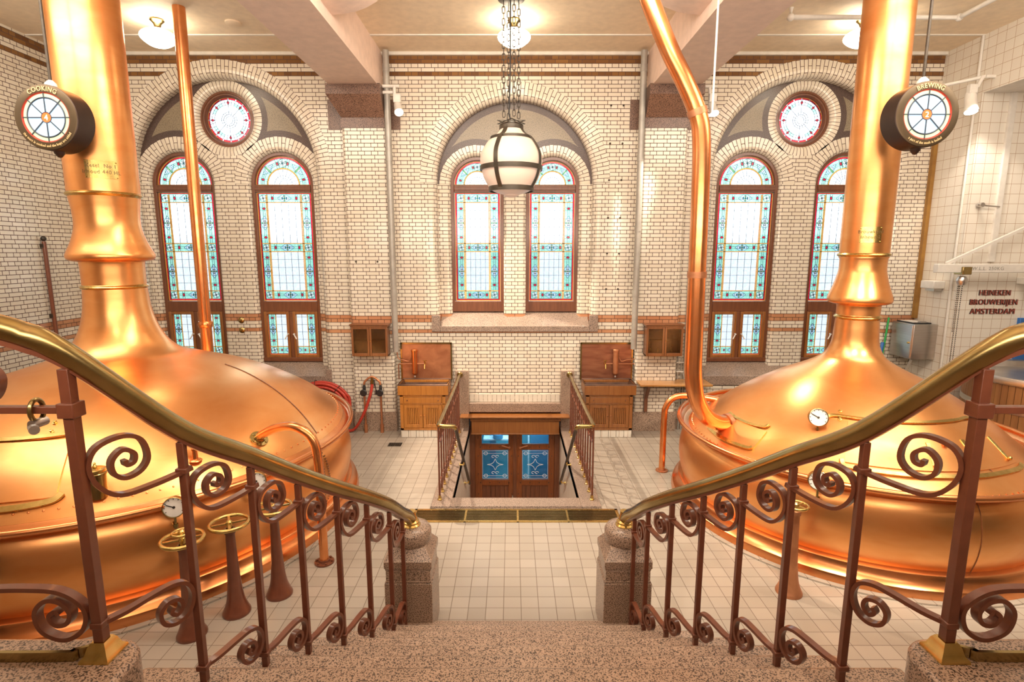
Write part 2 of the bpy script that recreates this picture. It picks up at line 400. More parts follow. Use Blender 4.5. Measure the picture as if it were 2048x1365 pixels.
def planar(mb, lines, classify, y, flip=False):
    V, T = cdt(lines, classify); b = len(mb.v); mb.v += [(p.x, y, p.y) for p in V]
    for t, k in T:
        a, c, d = (V[i] for i in t); cr = (c - a).cross(d - a)
        t = t if (cr > 0) != flip else t[::-1]
        mb.face([b + i for i in t], k, [(V[i].x, V[i].y) for i in t])
def in_arch(x, z, cx, zs, zb, R): return z >= zb and abs(x - cx) <= R and (z <= zs or math.hypot(x - cx, z - zs) <= R)
def arch_line(cx, zs, zb, R, n=48): return [(cx - R, zb)] + arc(cx, zs, R, PI, 0, n) + [(cx + R, zb)]
def arch_sweep(mb, cx, zs, zb, Ri, prof, y0, mj=0, ma=1, n=56, jprof=None):
    """prof: (dr, dy) from the outside in; brick length runs across the ring"""
    def S_of(pf):
        s = [0.0]
        for i in range(1, len(pf)): s.append(s[-1] + math.hypot(pf[i][0] - pf[i - 1][0], pf[i][1] - pf[i - 1][1]))
        return s
    s = S_of(prof); Rm = Ri + 0.15
    for i in range(len(prof) - 1):
        for k in range(n):
            a, b = PI - PI * k / n, PI - PI * (k + 1) / n; q = []; uv = []
            for ang, w in ((a, i), (b, i), (b, i + 1), (a, i + 1)):
                dr, dy = prof[w]; q.append((cx + (Ri + dr) * math.cos(ang), y0 + dy, zs + (Ri + dr) * math.sin(ang)))
                uv.append((s[w], Rm * (PI - ang)))
            mb.poly(q, ma, uv)
    jp = jprof or prof; s = S_of(jp)
    if zb < zs:
        for sg in (-1, 1):
            for i in range(len(jp) - 1):
                q, uv = [], []
                for z, w in ((zb, i), (zs, i), (zs, i + 1), (zb, i + 1)):
                    dr, dy = jp[w]; q.append((cx + sg * (Ri + dr), y0 + dy, z)); uv.append((cx + sg * (Ri + jp[0][0] - s[w]), z))
                mb.poly(q if sg < 0 else q[::-1], mj, uv if sg < 0 else uv[::-1])
def round_prof(dr, rad, depth, n=5):
    return [(dr, 0)] + [(rad * (1 - math.sin(PI / 2 * k / n)), rad * (1 - math.cos(PI / 2 * k / n))) for k in range(n + 1)] + [(0, depth)]
def text_mesh(mb, s, size, place, m=0, depth=0.004, bend=None, sx=1.0, up=True):
    """place(x, y, d) maps the flat text into the world"""
    cu = bpy.data.curves.new('lettering', 'FONT'); cu.body = s; cu.size = size; cu.align_x = 'CENTER'
    cu.extrude = depth / 2; cu.resolution_u = 3; cu.space_character = 1.12
    o = bpy.data.objects.new('lettering', cu); COL.objects.link(o)
    me = bpy.data.meshes.new_from_object(o); b = len(mb.v)
    for v in me.vertices:
        x, y, d = v.co.x * sx, v.co.y, v.co.z
        if bend:
            R = bend; a = x / R
            if up: x, y = (R + y) * math.sin(a), (R + y) * math.cos(a)
            else: x, y = (R - y) * math.sin(a), -(R - y) * math.cos(a)
        mb.v.append(tuple(place(x, y, d)))
    for p in me.polygons: mb.face([b + i for i in p.vertices], m)
    bpy.data.objects.remove(o); bpy.data.curves.remove(cu); bpy.data.meshes.remove(me)
# ------------------------------------------------------------ room shell
CEIL, YW, YB = 6.46, 9.65, 9.85
XL, XR = -7.42, 7.12
# floor with the stairwell opening
WX, WY = 0.83, 6.70
mb = MB()
def fl(x0, x1, y0, y1):
    mb.poly([(x0, y0, 0), (x1, y0, 0), (x1, y1, 0), (x0, y1, 0)], 0, [(x - 0.033, y - 0.03) for x, y in ((x0, y0), (x1, y0), (x1, y1), (x0, y1))])
fl(XL, -WX, -5, YW); fl(WX, 10.0, -5, YW); fl(-WX, WX, -5, WY)
struct(mb.build('floor', 'floor'))
struct(MB().box(XL - 0.3, 10.3, -5.2, 10.0, CEIL, CEIL + 0.2).build('ceiling', 'ceil'))
for i, sg in enumerate((-1, 1)):
    b = MB().box(min(sg * 2.2, sg * 2.98), max(sg * 2.2, sg * 2.98), -4.9, YW, 5.85, CEIL + 0.02)
    hz = [(sg * 2.2, 6.0)] + [(sg * (2.2 - 0.75 * math.sin(PI / 2 * k / 8)), 6.48 - 0.48 * math.cos(PI / 2 * k / 8)) for k in range(1, 9)] + [(sg * 2.2, 6.48)]
    b.prism(hz, 'y', 6.55, 7.05)
    struct(b.build('beam', 'beam'))
t = MB()
for x0, x1 in ((XL, -2.98), (-2.2, 2.2), (2.98, XR)): t.box(x0, x1, 8.88, 8.915, CEIL - 0.014, CEIL + 0.01); t.box(x0, x1, 9.60, YW, CEIL - 0.05, CEIL)
struct(t.build('trim_ceiling', 'white'))
# walls
BAYS = (-4.97, 4.97)
SB = dict(zs=4.52, R=1.56, Ro=1.84, zb=0.99)
CB = dict(zs=4.38, R=1.35, Ro=1.63, zb=1.89)
mb = MB()
lines = [([(XL, 0), (XR + 0.1, 0), (XR + 0.1, 6.5), (XL, 6.5)], True), (arch_line(0, CB['zs'], CB['zb'], CB['Ro']), True), ([(-WX, -0.01), (-WX, 0.35), (WX, 0.35), (WX, -0.01)], False)]
for c in BAYS: lines.append((arch_line(c, SB['zs'], SB['zb'], SB['Ro']), True))
def front(x, z):
    if not (XL < x < XR + 0.1 and 0 < z < 6.5): return None
    if in_arch(x, z, 0, CB['zs'], CB['zb'], CB['Ro']): return None
    for c in BAYS:
        if in_arch(x, z, c, SB['zs'], SB['zb'], SB['Ro']): return None
    if abs(x) < WX and z < 0.35: return None
    return 0
planar(mb, lines, front, YW)
arch_sweep(mb, 0, CB['zs'], CB['zb'], CB['R'], round_prof(0.28, 0.11, YB - YW), YW)
for c in BAYS: arch_sweep(mb, c, SB['zs'], SB['zb'], SB['R'], round_prof(0.28, 0.12, YB - YW), YW)
# recessed fields: brick piers, brown stone tracery and beige panels, with the window rings
LZ = 4.38
def bay_back(cx, B, offs, Ri, ring, circle):
    lines = [(arch_line(cx, B['zs'], B['zb'] - 0.02, B['R'] + 0.02), True), (arc(cx, B['zs'], B['R'] - 0.11, 0, PI, 48), False)]
    cs = [cx + o for o in offs]
    for c in cs:
        lines += [(arch_line(c, LZ, B['zb'] - 0.02, Ri + 0.08), False), (arc(c, LZ, Ri + ring, 0, PI, 36), False), (arc(c, LZ, Ri + ring + 0.10, 0, PI, 36), False)]
    if circle:
        zc, rc, rr = circle
        lines += [(arc(cx, zc, rc + rr, 0, 2 * PI, 48)[:-1], True), (arc(cx, zc, rc + rr + 0.10, 0, 2 * PI, 48)[:-1], True), ([(cx - 0.34, 4.86), (cx + 0.34, 4.86)], False)]
    lines += [([(cx - B['R'], LZ), (cx + B['R'], LZ)], False)]
    def cl(x, z):
        if not in_arch(x, z, cx, B['zs'], B['zb'] - 0.02, B['R'] + 0.02): return None
        for c in cs:
            if z < LZ and abs(x - c) < Ri + 0.08: return None
            if z >= LZ and math.hypot(x - c, z - LZ) < Ri + ring: return None
        dl = min(math.hypot(x - c, z - LZ) for c in cs) - Ri - ring
        dc = 9
        if circle:
            dc = math.hypot(x - cx, z - zc) - rc - rr
            if dc < 0: return None
            if abs(x - cx) < 0.36 and z < 4.86 + 0.02: return 0
        if z < LZ: return 0
        db = B['R'] - math.hypot(x - cx, z - B['zs'])
        if min(dl, db, dc) > 0.10: return 3
        return 2
    planar(mb, lines, cl, YB)
    for c in cs:
        arch_sweep(mb, c, LZ, B['zb'] - 0.02, Ri, round_prof(ring, 0.08, 0.24), YB, jprof=round_prof(0.08, 0.08, 0.24))
    if circle:
        pf = round_prof(rr, 0.09, 0.24); s = [0.0]
        for i in range(1, len(pf)): s.append(s[-1] + math.hypot(pf[i][0] - pf[i - 1][0], pf[i][1] - pf[i - 1][1]))
        for i in range(len(pf) - 1):
            for k in range(64):
                q, uv = [], []
                for ang, w in ((2 * PI * k / 64, i), (2 * PI * (k + 1) / 64, i), (2 * PI * (k + 1) / 64, i + 1), (2 * PI * k / 64, i + 1)):
                    dr, dy = pf[w]; q.append((cx + (rc + dr) * math.cos(-ang), YB + dy, zc + (rc + dr) * math.sin(-ang))); uv.append((s[w] + 0.005, 0.60 * ang))
                mb.poly(q, 4, uv)
for c in BAYS: bay_back(c, SB, (-0.87, 0.87), 0.545, 0.25, (5.47, 0.455, 0.17))
bay_back(0, CB, (-0.665, 0.665), 0.465, 0.19, None)
struct(mb.build('wall_back', ['brick', 'arch', 'tracery', 'panel', 'soldier'], ang=50))
mb = MB(); mb.poly([(XL, -5, 0), (XL, 9.66, 0), (XL, 9.66, 6.5), (XL, -5, 6.5)], 0); struct(mb.build('wall_left', 'brick'))
mb = MB(); mb.poly([(-8, -5, 0), (10, -5, 0), (10, -5, 6.5), (-8, -5, 6.5)], 0); struct(mb.build('wall_front', 'sqtile'))
RY = 8.80
mb = MB()
mb.poly([(XR, YW + 0.01, 0), (XR, RY, 0), (XR, RY, 6.5), (XR, YW + 0.01, 6.5)], 0)
struct(mb.build('wall_right', 'sqtile'))
mb = MB(); mb.poly([(XR, RY, 0), (10, RY, 0), (10, RY, 6.5), (XR, RY, 6.5)], 0); struct(mb.build('wall_recess', 'sqtile'))
mb = MB(); mb.poly([(10, RY, 0), (10, -5, 0), (10, -5, 6.5), (10, RY, 6.5)], 0); struct(mb.build('wall_far', 'sqtile'))
mb = MB()
mb.poly([(XR, RY, 5.60), (XR, -5, 5.60), (XR, -5, 6.5), (XR, RY, 6.5)], 0)
mb.poly([(XR, RY, 5.60), (10, RY, 5.60), (10, -5, 5.60), (XR, -5, 5.60)], 1)
struct(mb.build('wall_lintel', ['sqtile', 'white']))
# pilasters with granite corbels and plinths
def strip(mb, path, z0, z1, m=0, u0=0.0):
    u = u0
    for (x0, y0), (x1, y1) in zip(path, path[1:]):
        d = math.hypot(x1 - x0, y1 - y0)
        mb.poly([(x0, y0, z0), (x1, y1, z0), (x1, y1, z1), (x0, y0, z1)], m, [(u, z0), (u + d, z0), (u + d, z1), (u, z1)]); u += d
for sg in (-1, 1):
    xa, xb = sorted((sg * 2.14, sg * 2.88)); r = 0.05; yf = 9.50
    path = [(xa, YW)] + [(xa + r - r * math.cos(PI / 2 * k / 5), yf + r - r * math.sin(PI / 2 * k / 5)) for k in range(6)] + [(xb - r + r * math.sin(PI / 2 * k / 5), yf + r - r * math.cos(PI / 2 * k / 5)) for k in range(6)] + [(xb, YW)]
    mb = MB(); strip(mb, path, 0.36, 5.25, 0, xa); mb.box(xa - 0.012, xb + 0.012, yf - 0.012, YW, 0, 0.36, 1)
    o = struct(mb.build('pilaster', ['brick', 'granite']))
    mb = MB(); mb.box(xa - 0.005, xb + 0.005, yf - 0.02, YW, 5.24, 5.40)
    xo = sg * 3.03; xi = sg * 2.155
    lo, hi = [sg * 2.87, xi], [xo, xi]
    A = [(min(lo), YW, 5.40), (max(lo), YW, 5.40), (max(lo), 9.47, 5.40), (min(lo), 9.47, 5.40)]
    Bq = [(min(hi), YW, 5.70), (max(hi), YW, 5.70), (max(hi), 9.22, 5.70), (min(hi), 9.22, 5.70)]
    Cq = [(x, y, 5.86) for x, y, z in Bq]; b = len(mb.v); mb.v += A + Bq + Cq
    for l in (0, 4):
        for k in range(4): mb.face((b + l + k, b + l + (k + 1) % 4, b + l + 4 + (k + 1) % 4, b + l + 4 + k))
    mb.face((b + 8, b + 9, b + 10, b + 11))
    for x0, x1 in ((sg * 2.9, sg * 3.14), (sg * 1.93, sg * 2.14)): mb.box(min(x0, x1), max(x0, x1), 9.635, YW + 0.02, 5.24, 5.72)
    struct(mb.build('corbel', 'granite_dark', smooth=False))
# granite base course of the back wall
mb = MB()
for x0, x1 in ((XL, -2.9), (2.9, XR)): mb.box(x0, x1, 9.60, YW, 0, 0.34)
struct(mb.build('baseboard_back', 'granite'))
# window sills of granite
def sill(name, cx, hw, zt, zf, zbot, ext, wings):
    mb = MB(); yf = 9.625
    prof = [(yf, zbot), (yf, zf), (9.66, zf + 0.015), (9.99, zt), (9.99, zbot)]
    mb.prism(prof, 'x', cx - hw, cx + hw)
    mb.box(cx - hw - ext, cx - hw, yf, 9.70, zbot, zf + wings); mb.box(cx + hw, cx + hw + ext, yf, 9.70, zbot, zf + wings)
    struct(mb.build(name, 'granite_sill', bevel=0.006))
sill('trim_1', 0, 1.33, 2.14, 1.90, 1.80, 0.15, 0.19)
sill('trim_2', -4.97, 1.56, 1.22, 0.99, 0.82, 0.10, 0.12)
sill('trim_3', 4.97, 1.56, 1.22, 0.99, 0.82, 0.10, 0.12)
# ------------------------------------------------------------ leaded windows
def poly_in(poly, x, z):
    c = False; n = len(poly)
    for i in range(n):
        x0, z0 = poly[i]; x1, z1 = poly[(i + 1) % n]
        if (z0 > z) != (z1 > z) and x < (x1 - x0) * (z - z0) / (z1 - z0) + x0: c = not c
    return c
class Panel:
    """pieces of coloured glass with lead between them, in the x-z plane"""
    def __init__(s, outline, base=0): s.out = outline; s.base = base; s.sh = []; s.ln = []; s.gl = []
    def shape(s, poly, c, lead=True): s.sh.append((poly, c)); s.ln += [(poly + [poly[0]])] if lead else []
    def rect(s, x0, x1, z0, z1, c, lead=True): s.shape([(x0, z0), (x1, z0), (x1, z1), (x0, z1)], c, lead)
    def line(s, *p): s.ln.append(list(p))
    def gold(s, *p): s.gl.append(list(p))
    def build(s, name, parent, y, loc=(0, 0)):
        V, T = cdt([(s.out, True)] + [(p, True) for p, c in s.sh], lambda x, z: s.col(x, z), 1e-4)
        mb = MB(); mb.v = [(p.x + loc[0], y, p.y + loc[1]) for p in V]
        for t, k in T: mb.face(t, k)
        g = mb.build(name, GL, parent, smooth=False)
        lb = MB()
        for pts in s.ln:
            for a, b in zip(pts, pts[1:]): lb.bar((a[0] + loc[0], y - 0.003, a[1] + loc[1]), (b[0] + loc[0], y - 0.003, b[1] + loc[1]), 0.0052, 0.006, (0, 1, 0))
        for pts in s.gl:
            for a, b in zip(pts, pts[1:]): lb.bar((a[0] + loc[0], y - 0.004, a[1] + loc[1]), (b[0] + loc[0], y - 0.004, b[1] + loc[1]), 0.015, 0.007, (0, 1, 0), 1)
        lb.build('leading', ['lead', 'goldcame'], g, smooth=False)
        return g
    def col(s, x, z):
        if not poly_in(s.out, x, z): return None
        k = s.base
        for p, c in s.sh:
            if poly_in(p, x, z): k = c
        return k
CL, TE, RE, GR, BL, SK, GO = range(7)
def xf(pts, cx, cz, rot=False): return [(cx + (b if rot else a), cz + (a if rot else b)) for a, b in pts]
def ell(a, b, n=10, cx=0, cz=0): return [(cx + a * math.cos(2 * PI * k / n), cz + b * math.sin(2 * PI * k / n)) for k in range(n)]
def rosette(P, cx, cz, r):
    P.line(*xf(ell(r, r, 16) + [(r, 0)], cx, cz))
    for k in range(8):
        a = k * PI / 4 + PI / 8; d = r * 0.55
        p = [(cx + d * math.cos(a) + u * math.cos(a) - w * math.sin(a), cz + d * math.sin(a) + u * math.sin(a) + w * math.cos(a)) for u, w in ((-r * .4, 0), (0, r * .17), (r * .38, 0), (0, -r * .17))]
        P.shape(p, CL, k % 2 == 0)
    for a in (0, PI / 2): P.line((cx - r * math.cos(a), cz - r * math.sin(a)), (cx + r * math.cos(a), cz + r * math.sin(a)))
    P.shape(xf(ell(r * .18, r * .18, 8), cx, cz), BL)
def motif(P, cx, cz, hw, hl, rot):
    """border motif: hl half length along the border, hw half width across it; rot turns it upright"""
    q = lambda pts: xf(pts, cx, cz, rot)
    for w in (-.26, .26): P.line(*q([(-hl, w * hw), (hl, w * hw)]))
    d = hw * 2.0
    P.shape(q([(-d, 0), (-.15 * hw - hw * .5, hw * .95), (hw * .65, hw * .95), (d, 0), (hw * .65, -hw * .95), (-hw * .65, -hw * .95)]), SK)
    for sg in (-1, 1): P.shape(q(ell(hw * .36, hw * .26, 10, sg * hw * .92, 0)), CL)
    P.shape(q(ell(hw * .62, hw * .62, 14)), CL)
    P.shape(q([(-hw * .75, hw * .20), (0, .06 * hw), (hw * .75, hw * .20), (hw * .75, -hw * .20), (0, -.06 * hw), (-hw * .75, -hw * .20)]), BL if not rot else CL)
    P.shape(q([(-hw * .17, hw * .82), (hw * .17, hw * .82), (.06 * hw, 0), (hw * .17, -hw * .82), (-hw * .17, -hw * .82), (-.06 * hw, 0)]), GR)
    for sg in (-1, 1):
        t = sg * hl * .70
        for w in (-.3, .3): P.line(*q([(t + w * hw, -hw), (t + w * hw, hw)]))
        P.shape(q([(t - hw * .34, 0), (t, hw * .58), (t + hw * .34, 0), (t, -hw * .58)]), RE)
def main_panel(w, h):
    P = Panel([(0, 0), (w, 0), (w, h), (0, h)], CL); e = 0.030; b = 0.145; g = 0.02
    P.rect(0, e, 0, h, RE, False); P.rect(w - e, w, 0, h, RE, False); P.rect(0, w, 0, e, RE, False); P.rect(0, w, h - e * .6, h, RE, False)
    hs = [e, h * 0.5 - b / 2 - 0.0, h - e * .6 - b]      # bottoms of the three cross borders
    xs = [e, w - e - b]
    for z in hs:
        P.rect(e + b, w - e - b, z, z + b, TE); motif(P, w / 2, z + b / 2, b / 2 - g / 2, w / 2 - e - b, False)
    for x in xs:
        for z in hs: P.rect(x, x + b, z, z + b, TE); rosette(P, x + b / 2, z + b / 2, b * .42)
        for z0, z1 in ((hs[0] + b, hs[1]), (hs[1] + b, hs[2])):
            P.rect(x, x + b, z0, z1, TE); motif(P, x + b / 2, (z0 + z1) / 2, b / 2 - g / 2, (z1 - z0) / 2, True)
    for z0, z1 in ((hs[0] + b, hs[1]), (hs[1] + b, hs[2])):
        for k in range(1, 5):
            x = e + b + (w - 2 * e - 2 * b) * k / 5; P.line((x, z0), (x, z1))
            z = z0 + (z1 - z0) * k / 5; P.line((e, z), (w - e, z))
    P.line((e, 0), (e, h)); P.line((w - e, 0), (w - e, h))
    for x in (e + b, w - e - b): P.gold((x, e), (x, h - e)); P.gold((x - 0.02, e), (x - 0.02, h - e))
    for z in (hs[0] + b, hs[1], hs[1] + b, hs[2]): P.gold((e, z), (w - e, z))
    P.gold((0, 0), (w, 0), (w, h), (0, h), (0, 0))
    return P
def case_panel(w, h, mir):
    X = (lambda x: w - x) if mir else (lambda x: x); e = 0.02; b = 0.13
    P = Panel([(0, 0), (w, 0), (w, h), (0, h)], CL)
    R = lambda x0, x1, z0, z1, c, l=True: P.rect(min(X(x0), X(x1)), max(X(x0), X(x1)), z0, z1, c, l)
    R(0, e, 0, h, RE, False); R(0, w, 0, e, RE, False)
    R(e, e + b, e + b, h, TE); R(e, e + b, e, e + b, TE); R(e + b, w, e, e + b, TE)
    rosette(P, X(e + b / 2), e + b / 2, b * .42)
    motif(P, X(e + b / 2), (e + b + h) / 2 + 0.02, b / 2 - .01, (h - e - b) / 2, True)
    hw = b / 2 - .01; t = X(e + b + (w - e - b) * .36)
    P.shape([(t - hw * .26, e + b / 2), (t, e + b / 2 + hw * .46), (t + hw * .26, e + b / 2), (t, e + b / 2 - hw * .46)], RE)
    t = X(w); s_ = 1 if mir else -1; P.shape([(t, e + b / 2 - hw), (t + s_ * hw * 1.2, e + b / 2), (t, e + b / 2 + hw)], SK)
    for wv in (-.3, .3): P.line((X(e + b), e + b / 2 + wv * hw), (X(w), e + b / 2 + wv * hw))
    P.line((X(e + b + (w - e - b) / 2), e), (X(e + b + (w - e - b) / 2), h))
    for k in range(1, 5): z = e + b + (h - e - b) * k / 4.4; P.line((0, z), (w, z))
    P.gold((X(e + b), e), (X(e + b), h)); P.gold((X(e), e + b), (X(w), e + b)); P.gold((0, 0), (w, 0), (w, h), (0, h), (0, 0))
    return P
def seg_ring(r0, r1, a0, a1, n): return arc(0, 0, r1, a0, a1, n) + arc(0, 0, r0, a1, a0, n)
def head_panel(r):
    P = Panel(arc(0, 0, r, 0, PI, 40), CL)
    P.shape(seg_ring(r - .03, r, 0.001, PI - 0.001, 36), RE, False); P.shape(seg_ring(r * .61, r - .03, 0.001, PI - .001, 36), TE)
    P.shape(seg_ring(r * .575, r * .61, 0.001, PI - .001, 36), GO, False)
    rm = (r * .61 + r - .03) / 2; hw = (r - .03 - r * .61) / 2
    for f in (.86, 1.0, 1.14): P.ln.append(arc(0, 0, rm * (1 + (f - 1) * .5), 0, PI, 36))
    for k, a in enumerate((PI * .08, PI * .25, PI * .42, PI * .5, PI * .58, PI * .75, PI * .92)):
        cx, cz = rm * math.cos(a), rm * math.sin(a)
        rot = lambda pts: [(cx + u * math.cos(a) - w * math.sin(a), cz + u * math.sin(a) + w * math.cos(a)) for u, w in pts]
        if k == 3: rosette(P, cx, cz, hw * .95)
        elif k in (1, 5):
            P.shape(rot([(-hw * .9, 0), (0, hw * 1.6), (hw * .9, 0), (0, -hw * 1.6)]), SK); P.shape(rot(ell(hw * .6, hw * .6, 12)), CL)
            P.shape(rot([(-hw * .8, -hw * .16), (hw * .8, -hw * .16), (hw * .8, hw * .16), (-hw * .8, hw * .16)]), GR)
        else:
            P.shape(rot([(-hw * .46, 0), (0, hw * .26), (hw * .46, 0), (0, -hw * .26)]), RE)
            for w in (-.25, .25): P.line(*rot([(-hw, w * hw), (hw, w * hw)]))
    for k in range(1, 10):
        a = PI * k / 10; P.line((.075 * r / .47 * math.cos(a), .075 * r / .47 * math.sin(a)), (r * .575 * math.cos(a), r * .575 * math.sin(a)))
    P.ln += [arc(0, 0, r * .15, 0, PI, 14), arc(0, 0, r * .33, 0, PI, 24)]
    P.gl += [arc(0, 0, r * .575, 0, PI, 30), arc(0, 0, r, 0, PI, 40), [(-r, 0), (r, 0)]]
    return P
def round_panel(r):
    P = Panel(arc(0, 0, r, 0, 2 * PI, 48)[:-1], CL)
    for k in range(16):
        P.shape(seg_ring(r - .03, r - .004, 2 * PI * (k + .06) / 16, 2 * PI * (k + .94) / 16, 3), RE, False)
    for k in range(16):
        if k % 4 in (1, 2): P.shape(seg_ring(r * .68, r * .80, 2 * PI * k / 16, 2 * PI * (k + 1) / 16, 3), TE, False)
    for f in (.915, .80, .68, .36, .26, .16): P.ln.append(arc(0, 0, r * f, 0, 2 * PI, 40))
    for k in range(32):
        a = 2 * PI * k / 32; c, s_ = math.cos(a), math.sin(a)
        if k % 4 == 0:
            P.line((r * .36 * c, r * .36 * s_), (r * c, r * s_))
            P.shape([(r * .68 * c, r * .68 * s_), (r * .78 * c - .021 * s_, r * .78 * s_ + .021 * c), (r * .88 * c, r * .88 * s_), (r * .78 * c + .021 * s_, r * .78 * s_ - .021 * c)], RE)
        else: P.line((r * .68 * c, r * .68 * s_), (r * .92 * c, r * .92 * s_))
        if k % 2 == 0: P.line((r * .18 * c, r * .18 * s_), (r * .36 * c, r * .36 * s_))
    P.gl.append(arc(0, 0, r, 0, 2 * PI, 48))
    return P
WN = [0]
def lancet(cx, hw, zbot, casement):
    WN[0] += 1; YF = 9.93; root = sroot('window_%d' % WN[0], (cx, YF, zbot))
    fr = 0.06; r = hw - fr - 0.01; ztr = LZ - 0.13; zlo = 2.33
    mb = MB(); d = 0.13
    o_, i_ = [(cx - hw, zbot)] + arc(cx, LZ, hw, PI, 0, 40) + [(cx + hw, zbot)], [(cx - hw + fr, zbot)] + arc(cx, LZ, hw - fr, PI, 0, 40) + [(cx + hw - fr, zbot)]
    n = len(o_); b = len(mb.v); mb.v += [(x, YF, z) for x, z in o_] + [(x, YF, z) for x, z in i_] + [(x, YF + d, z) for x, z in i_]
    for k in range(n - 1):
        mb.face((b + k, b + k + 1, b + n + k + 1, b + n + k)); mb.face((b + n + k, b + n + k + 1, b + 2 * n + k + 1, b + 2 * n + k))
    x0, x1 = cx - hw + fr, cx + hw - fr
    mb.box(x0, x1, YF - 0.012, YF + d, ztr, LZ - 0.005); mb.box(x0, x1, YF - 0.022, YF, ztr + 0.03, LZ - 0.04)
    if casement:
        mb.box(x0, x1, YF - 0.005, YF + d, 2.13, zlo - 0.01); mb.box(cx - .035, cx + .035, YF - 0.005, YF + d, zbot + .05, 2.13); mb.box(x0 - fr, x1 + fr, YF - 0.02, YF + d, zbot, zbot + .075)
    else: mb.box(x0 - fr, x1 + fr, YF - 0.006, YF + d, zbot, zlo - 0.01)
    mb.build('window_frame', 'wood_red', root, bevel=0.008)
    head_panel(r).build('arched_pane', root, YF + .06, (cx, LZ))
    wpan = 2 * (hw - fr) - 0.02; main_panel(wpan, ztr - zlo - 0.01).build('leaded_pane', root, YF + .05, (cx - wpan / 2, zlo))
    if casement:
        for sg in (-1, 1):
            xa, xb = sorted((cx + sg * .035, cx + sg * (hw - fr))); z0, z1 = zbot + .075, 2.13; f2 = .05
            c = MB()
            c.frame(xa, xb, z0, z1, f2, f2, f2, f2, YF - .018, YF + .06)
            co = c.build('casement', 'wood_mid', root, bevel=0.006)
            case_panel(xb - xa - 2 * f2, z1 - z0 - 2 * f2, sg > 0).build('casement_pane', co, YF + .03, (xa + f2, z0 + f2))
            hd = MB(); hx = cx + sg * .055; hd.cyl((hx, YF - .03, 1.72), (hx, YF - .07, 1.72), .014, 10).cyl((hx, YF - .06, 1.72), (hx + sg * .05, YF - .075, 1.63), .011, 8)
            hd.build('handle', 'white', co)
for c in BAYS:
    for o in (-.87, .87): lancet(c + o, .55, 1.20, True)
for o in (-.665, .665): lancet(o, .468, 2.13, False)
for c in BAYS:
    WN[0] += 1; root = sroot('window_%d' % WN[0], (c, 9.94, 5.47))
    pf = [(.47, .02), (.47, -.03), (.43, -.035), (.42, -.02), (.40, -.02), (.385, 0.0), (.37, .03), (.37, .1)]
    MB().lathe([(r, -y) for r, y in pf], (c, 9.94, 5.47), 56, mat=Matrix.Rotation(PI / 2, 4, 'X')).build('window_frame', 'wood_red', root)
    round_panel(.372).build('round_pane', root, 9.985, (c, 5.47))
# ------------------------------------------------------------ granite stair and landing
RISE = 0.17
NOSE = [4.12, 3.84, 3.55, 3.26, 2.97, 2.68, 2.39, 2.10, 1.82]
HALF = [1.13, 1.22, 1.34, 1.49, 1.63, 1.74, 1.86, 1.56, 1.56]
st = sroot('staircase', (0, 1.8, 0))
for k in range(8):
    MB().box(-HALF[k], HALF[k], NOSE[k + 1] - 0.06, NOSE[k], RISE * k - (0.0 if k else 0.0), RISE * (k + 1)).build('step', 'granite', st, bevel=0.02)
struct(MB().box(XL, 10, -5, 1.82, 1.30, 1.53).build('landing_floor', 'granite'))
for sg in (-1, 1):
    xa, xb = sorted((sg * 1.57, sg * 4.6)); r = 0.14; cxr = sg * (1.57 + r)
    prof = arc(cxr, 2.09 - r, r, PI / 2, PI / 2 + sg * -0 + (PI / 2 if sg > 0 else -PI / 2), 8)
    poly = [(sg * 4.6, 2.09)] + prof + [(sg * 1.57, 1.50), (sg * 4.6, 1.50)]
    struct(MB().prism(poly, 'z', 0, 1.58).build('landing_parapet', 'granite', bevel=0.02))
# newel pedestals
def pedestal(sg, label):
    cx, cy_ = sg * 0.90, 4.28; root = thing('newel_pedestal', label, 'pedestal', (cx, cy_, 0), 'granite newel pedestals')
    mb = MB(); h = .195
    mb.box(cx - h, cx + h, cy_ - .20, cy_ + .20, 0, .52).box(cx - h + .008, cx + h - .008, cy_ - .192, cy_ + .192, .52, .54).box(cx - h + .012, cx + h - .012, cy_ - .19, cy_ + .19, .54, .63)
    mb.box(cx - h + .008, cx + h - .008, cy_ - .192, cy_ + .192, .63, .65).box(cx - h, cx + h, cy_ - .20, cy_ + .20, .65, .715)
    b = len(mb.v)
    for q, z in ((h, .715), (.135, .80)): mb.v += [(cx - q, cy_ - q, z), (cx + q, cy_ - q, z), (cx + q, cy_ + q, z), (cx - q, cy_ + q, z)]
    for k in range(4): mb.face((b + k, b + (k + 1) % 4, b + 4 + (k + 1) % 4, b + 4 + k))
    mb.face((b + 4, b + 5, b + 6, b + 7)); mb.build('shaft', 'granite', root, bevel=0.005)
    MB().lathe([(0, .78), (.14, .78), (.155, .80), (.168, .83), (.168, .895), (.15, .925), (.10, .945), (0, .95)], (cx, cy_, 0), 36).build('cap', 'granite', root)
pedestal(-1, 'granite newel pedestal at the stair foot on the large kettle side')
pedestal(1, 'granite newel pedestal at the stair foot on the small kettle side')
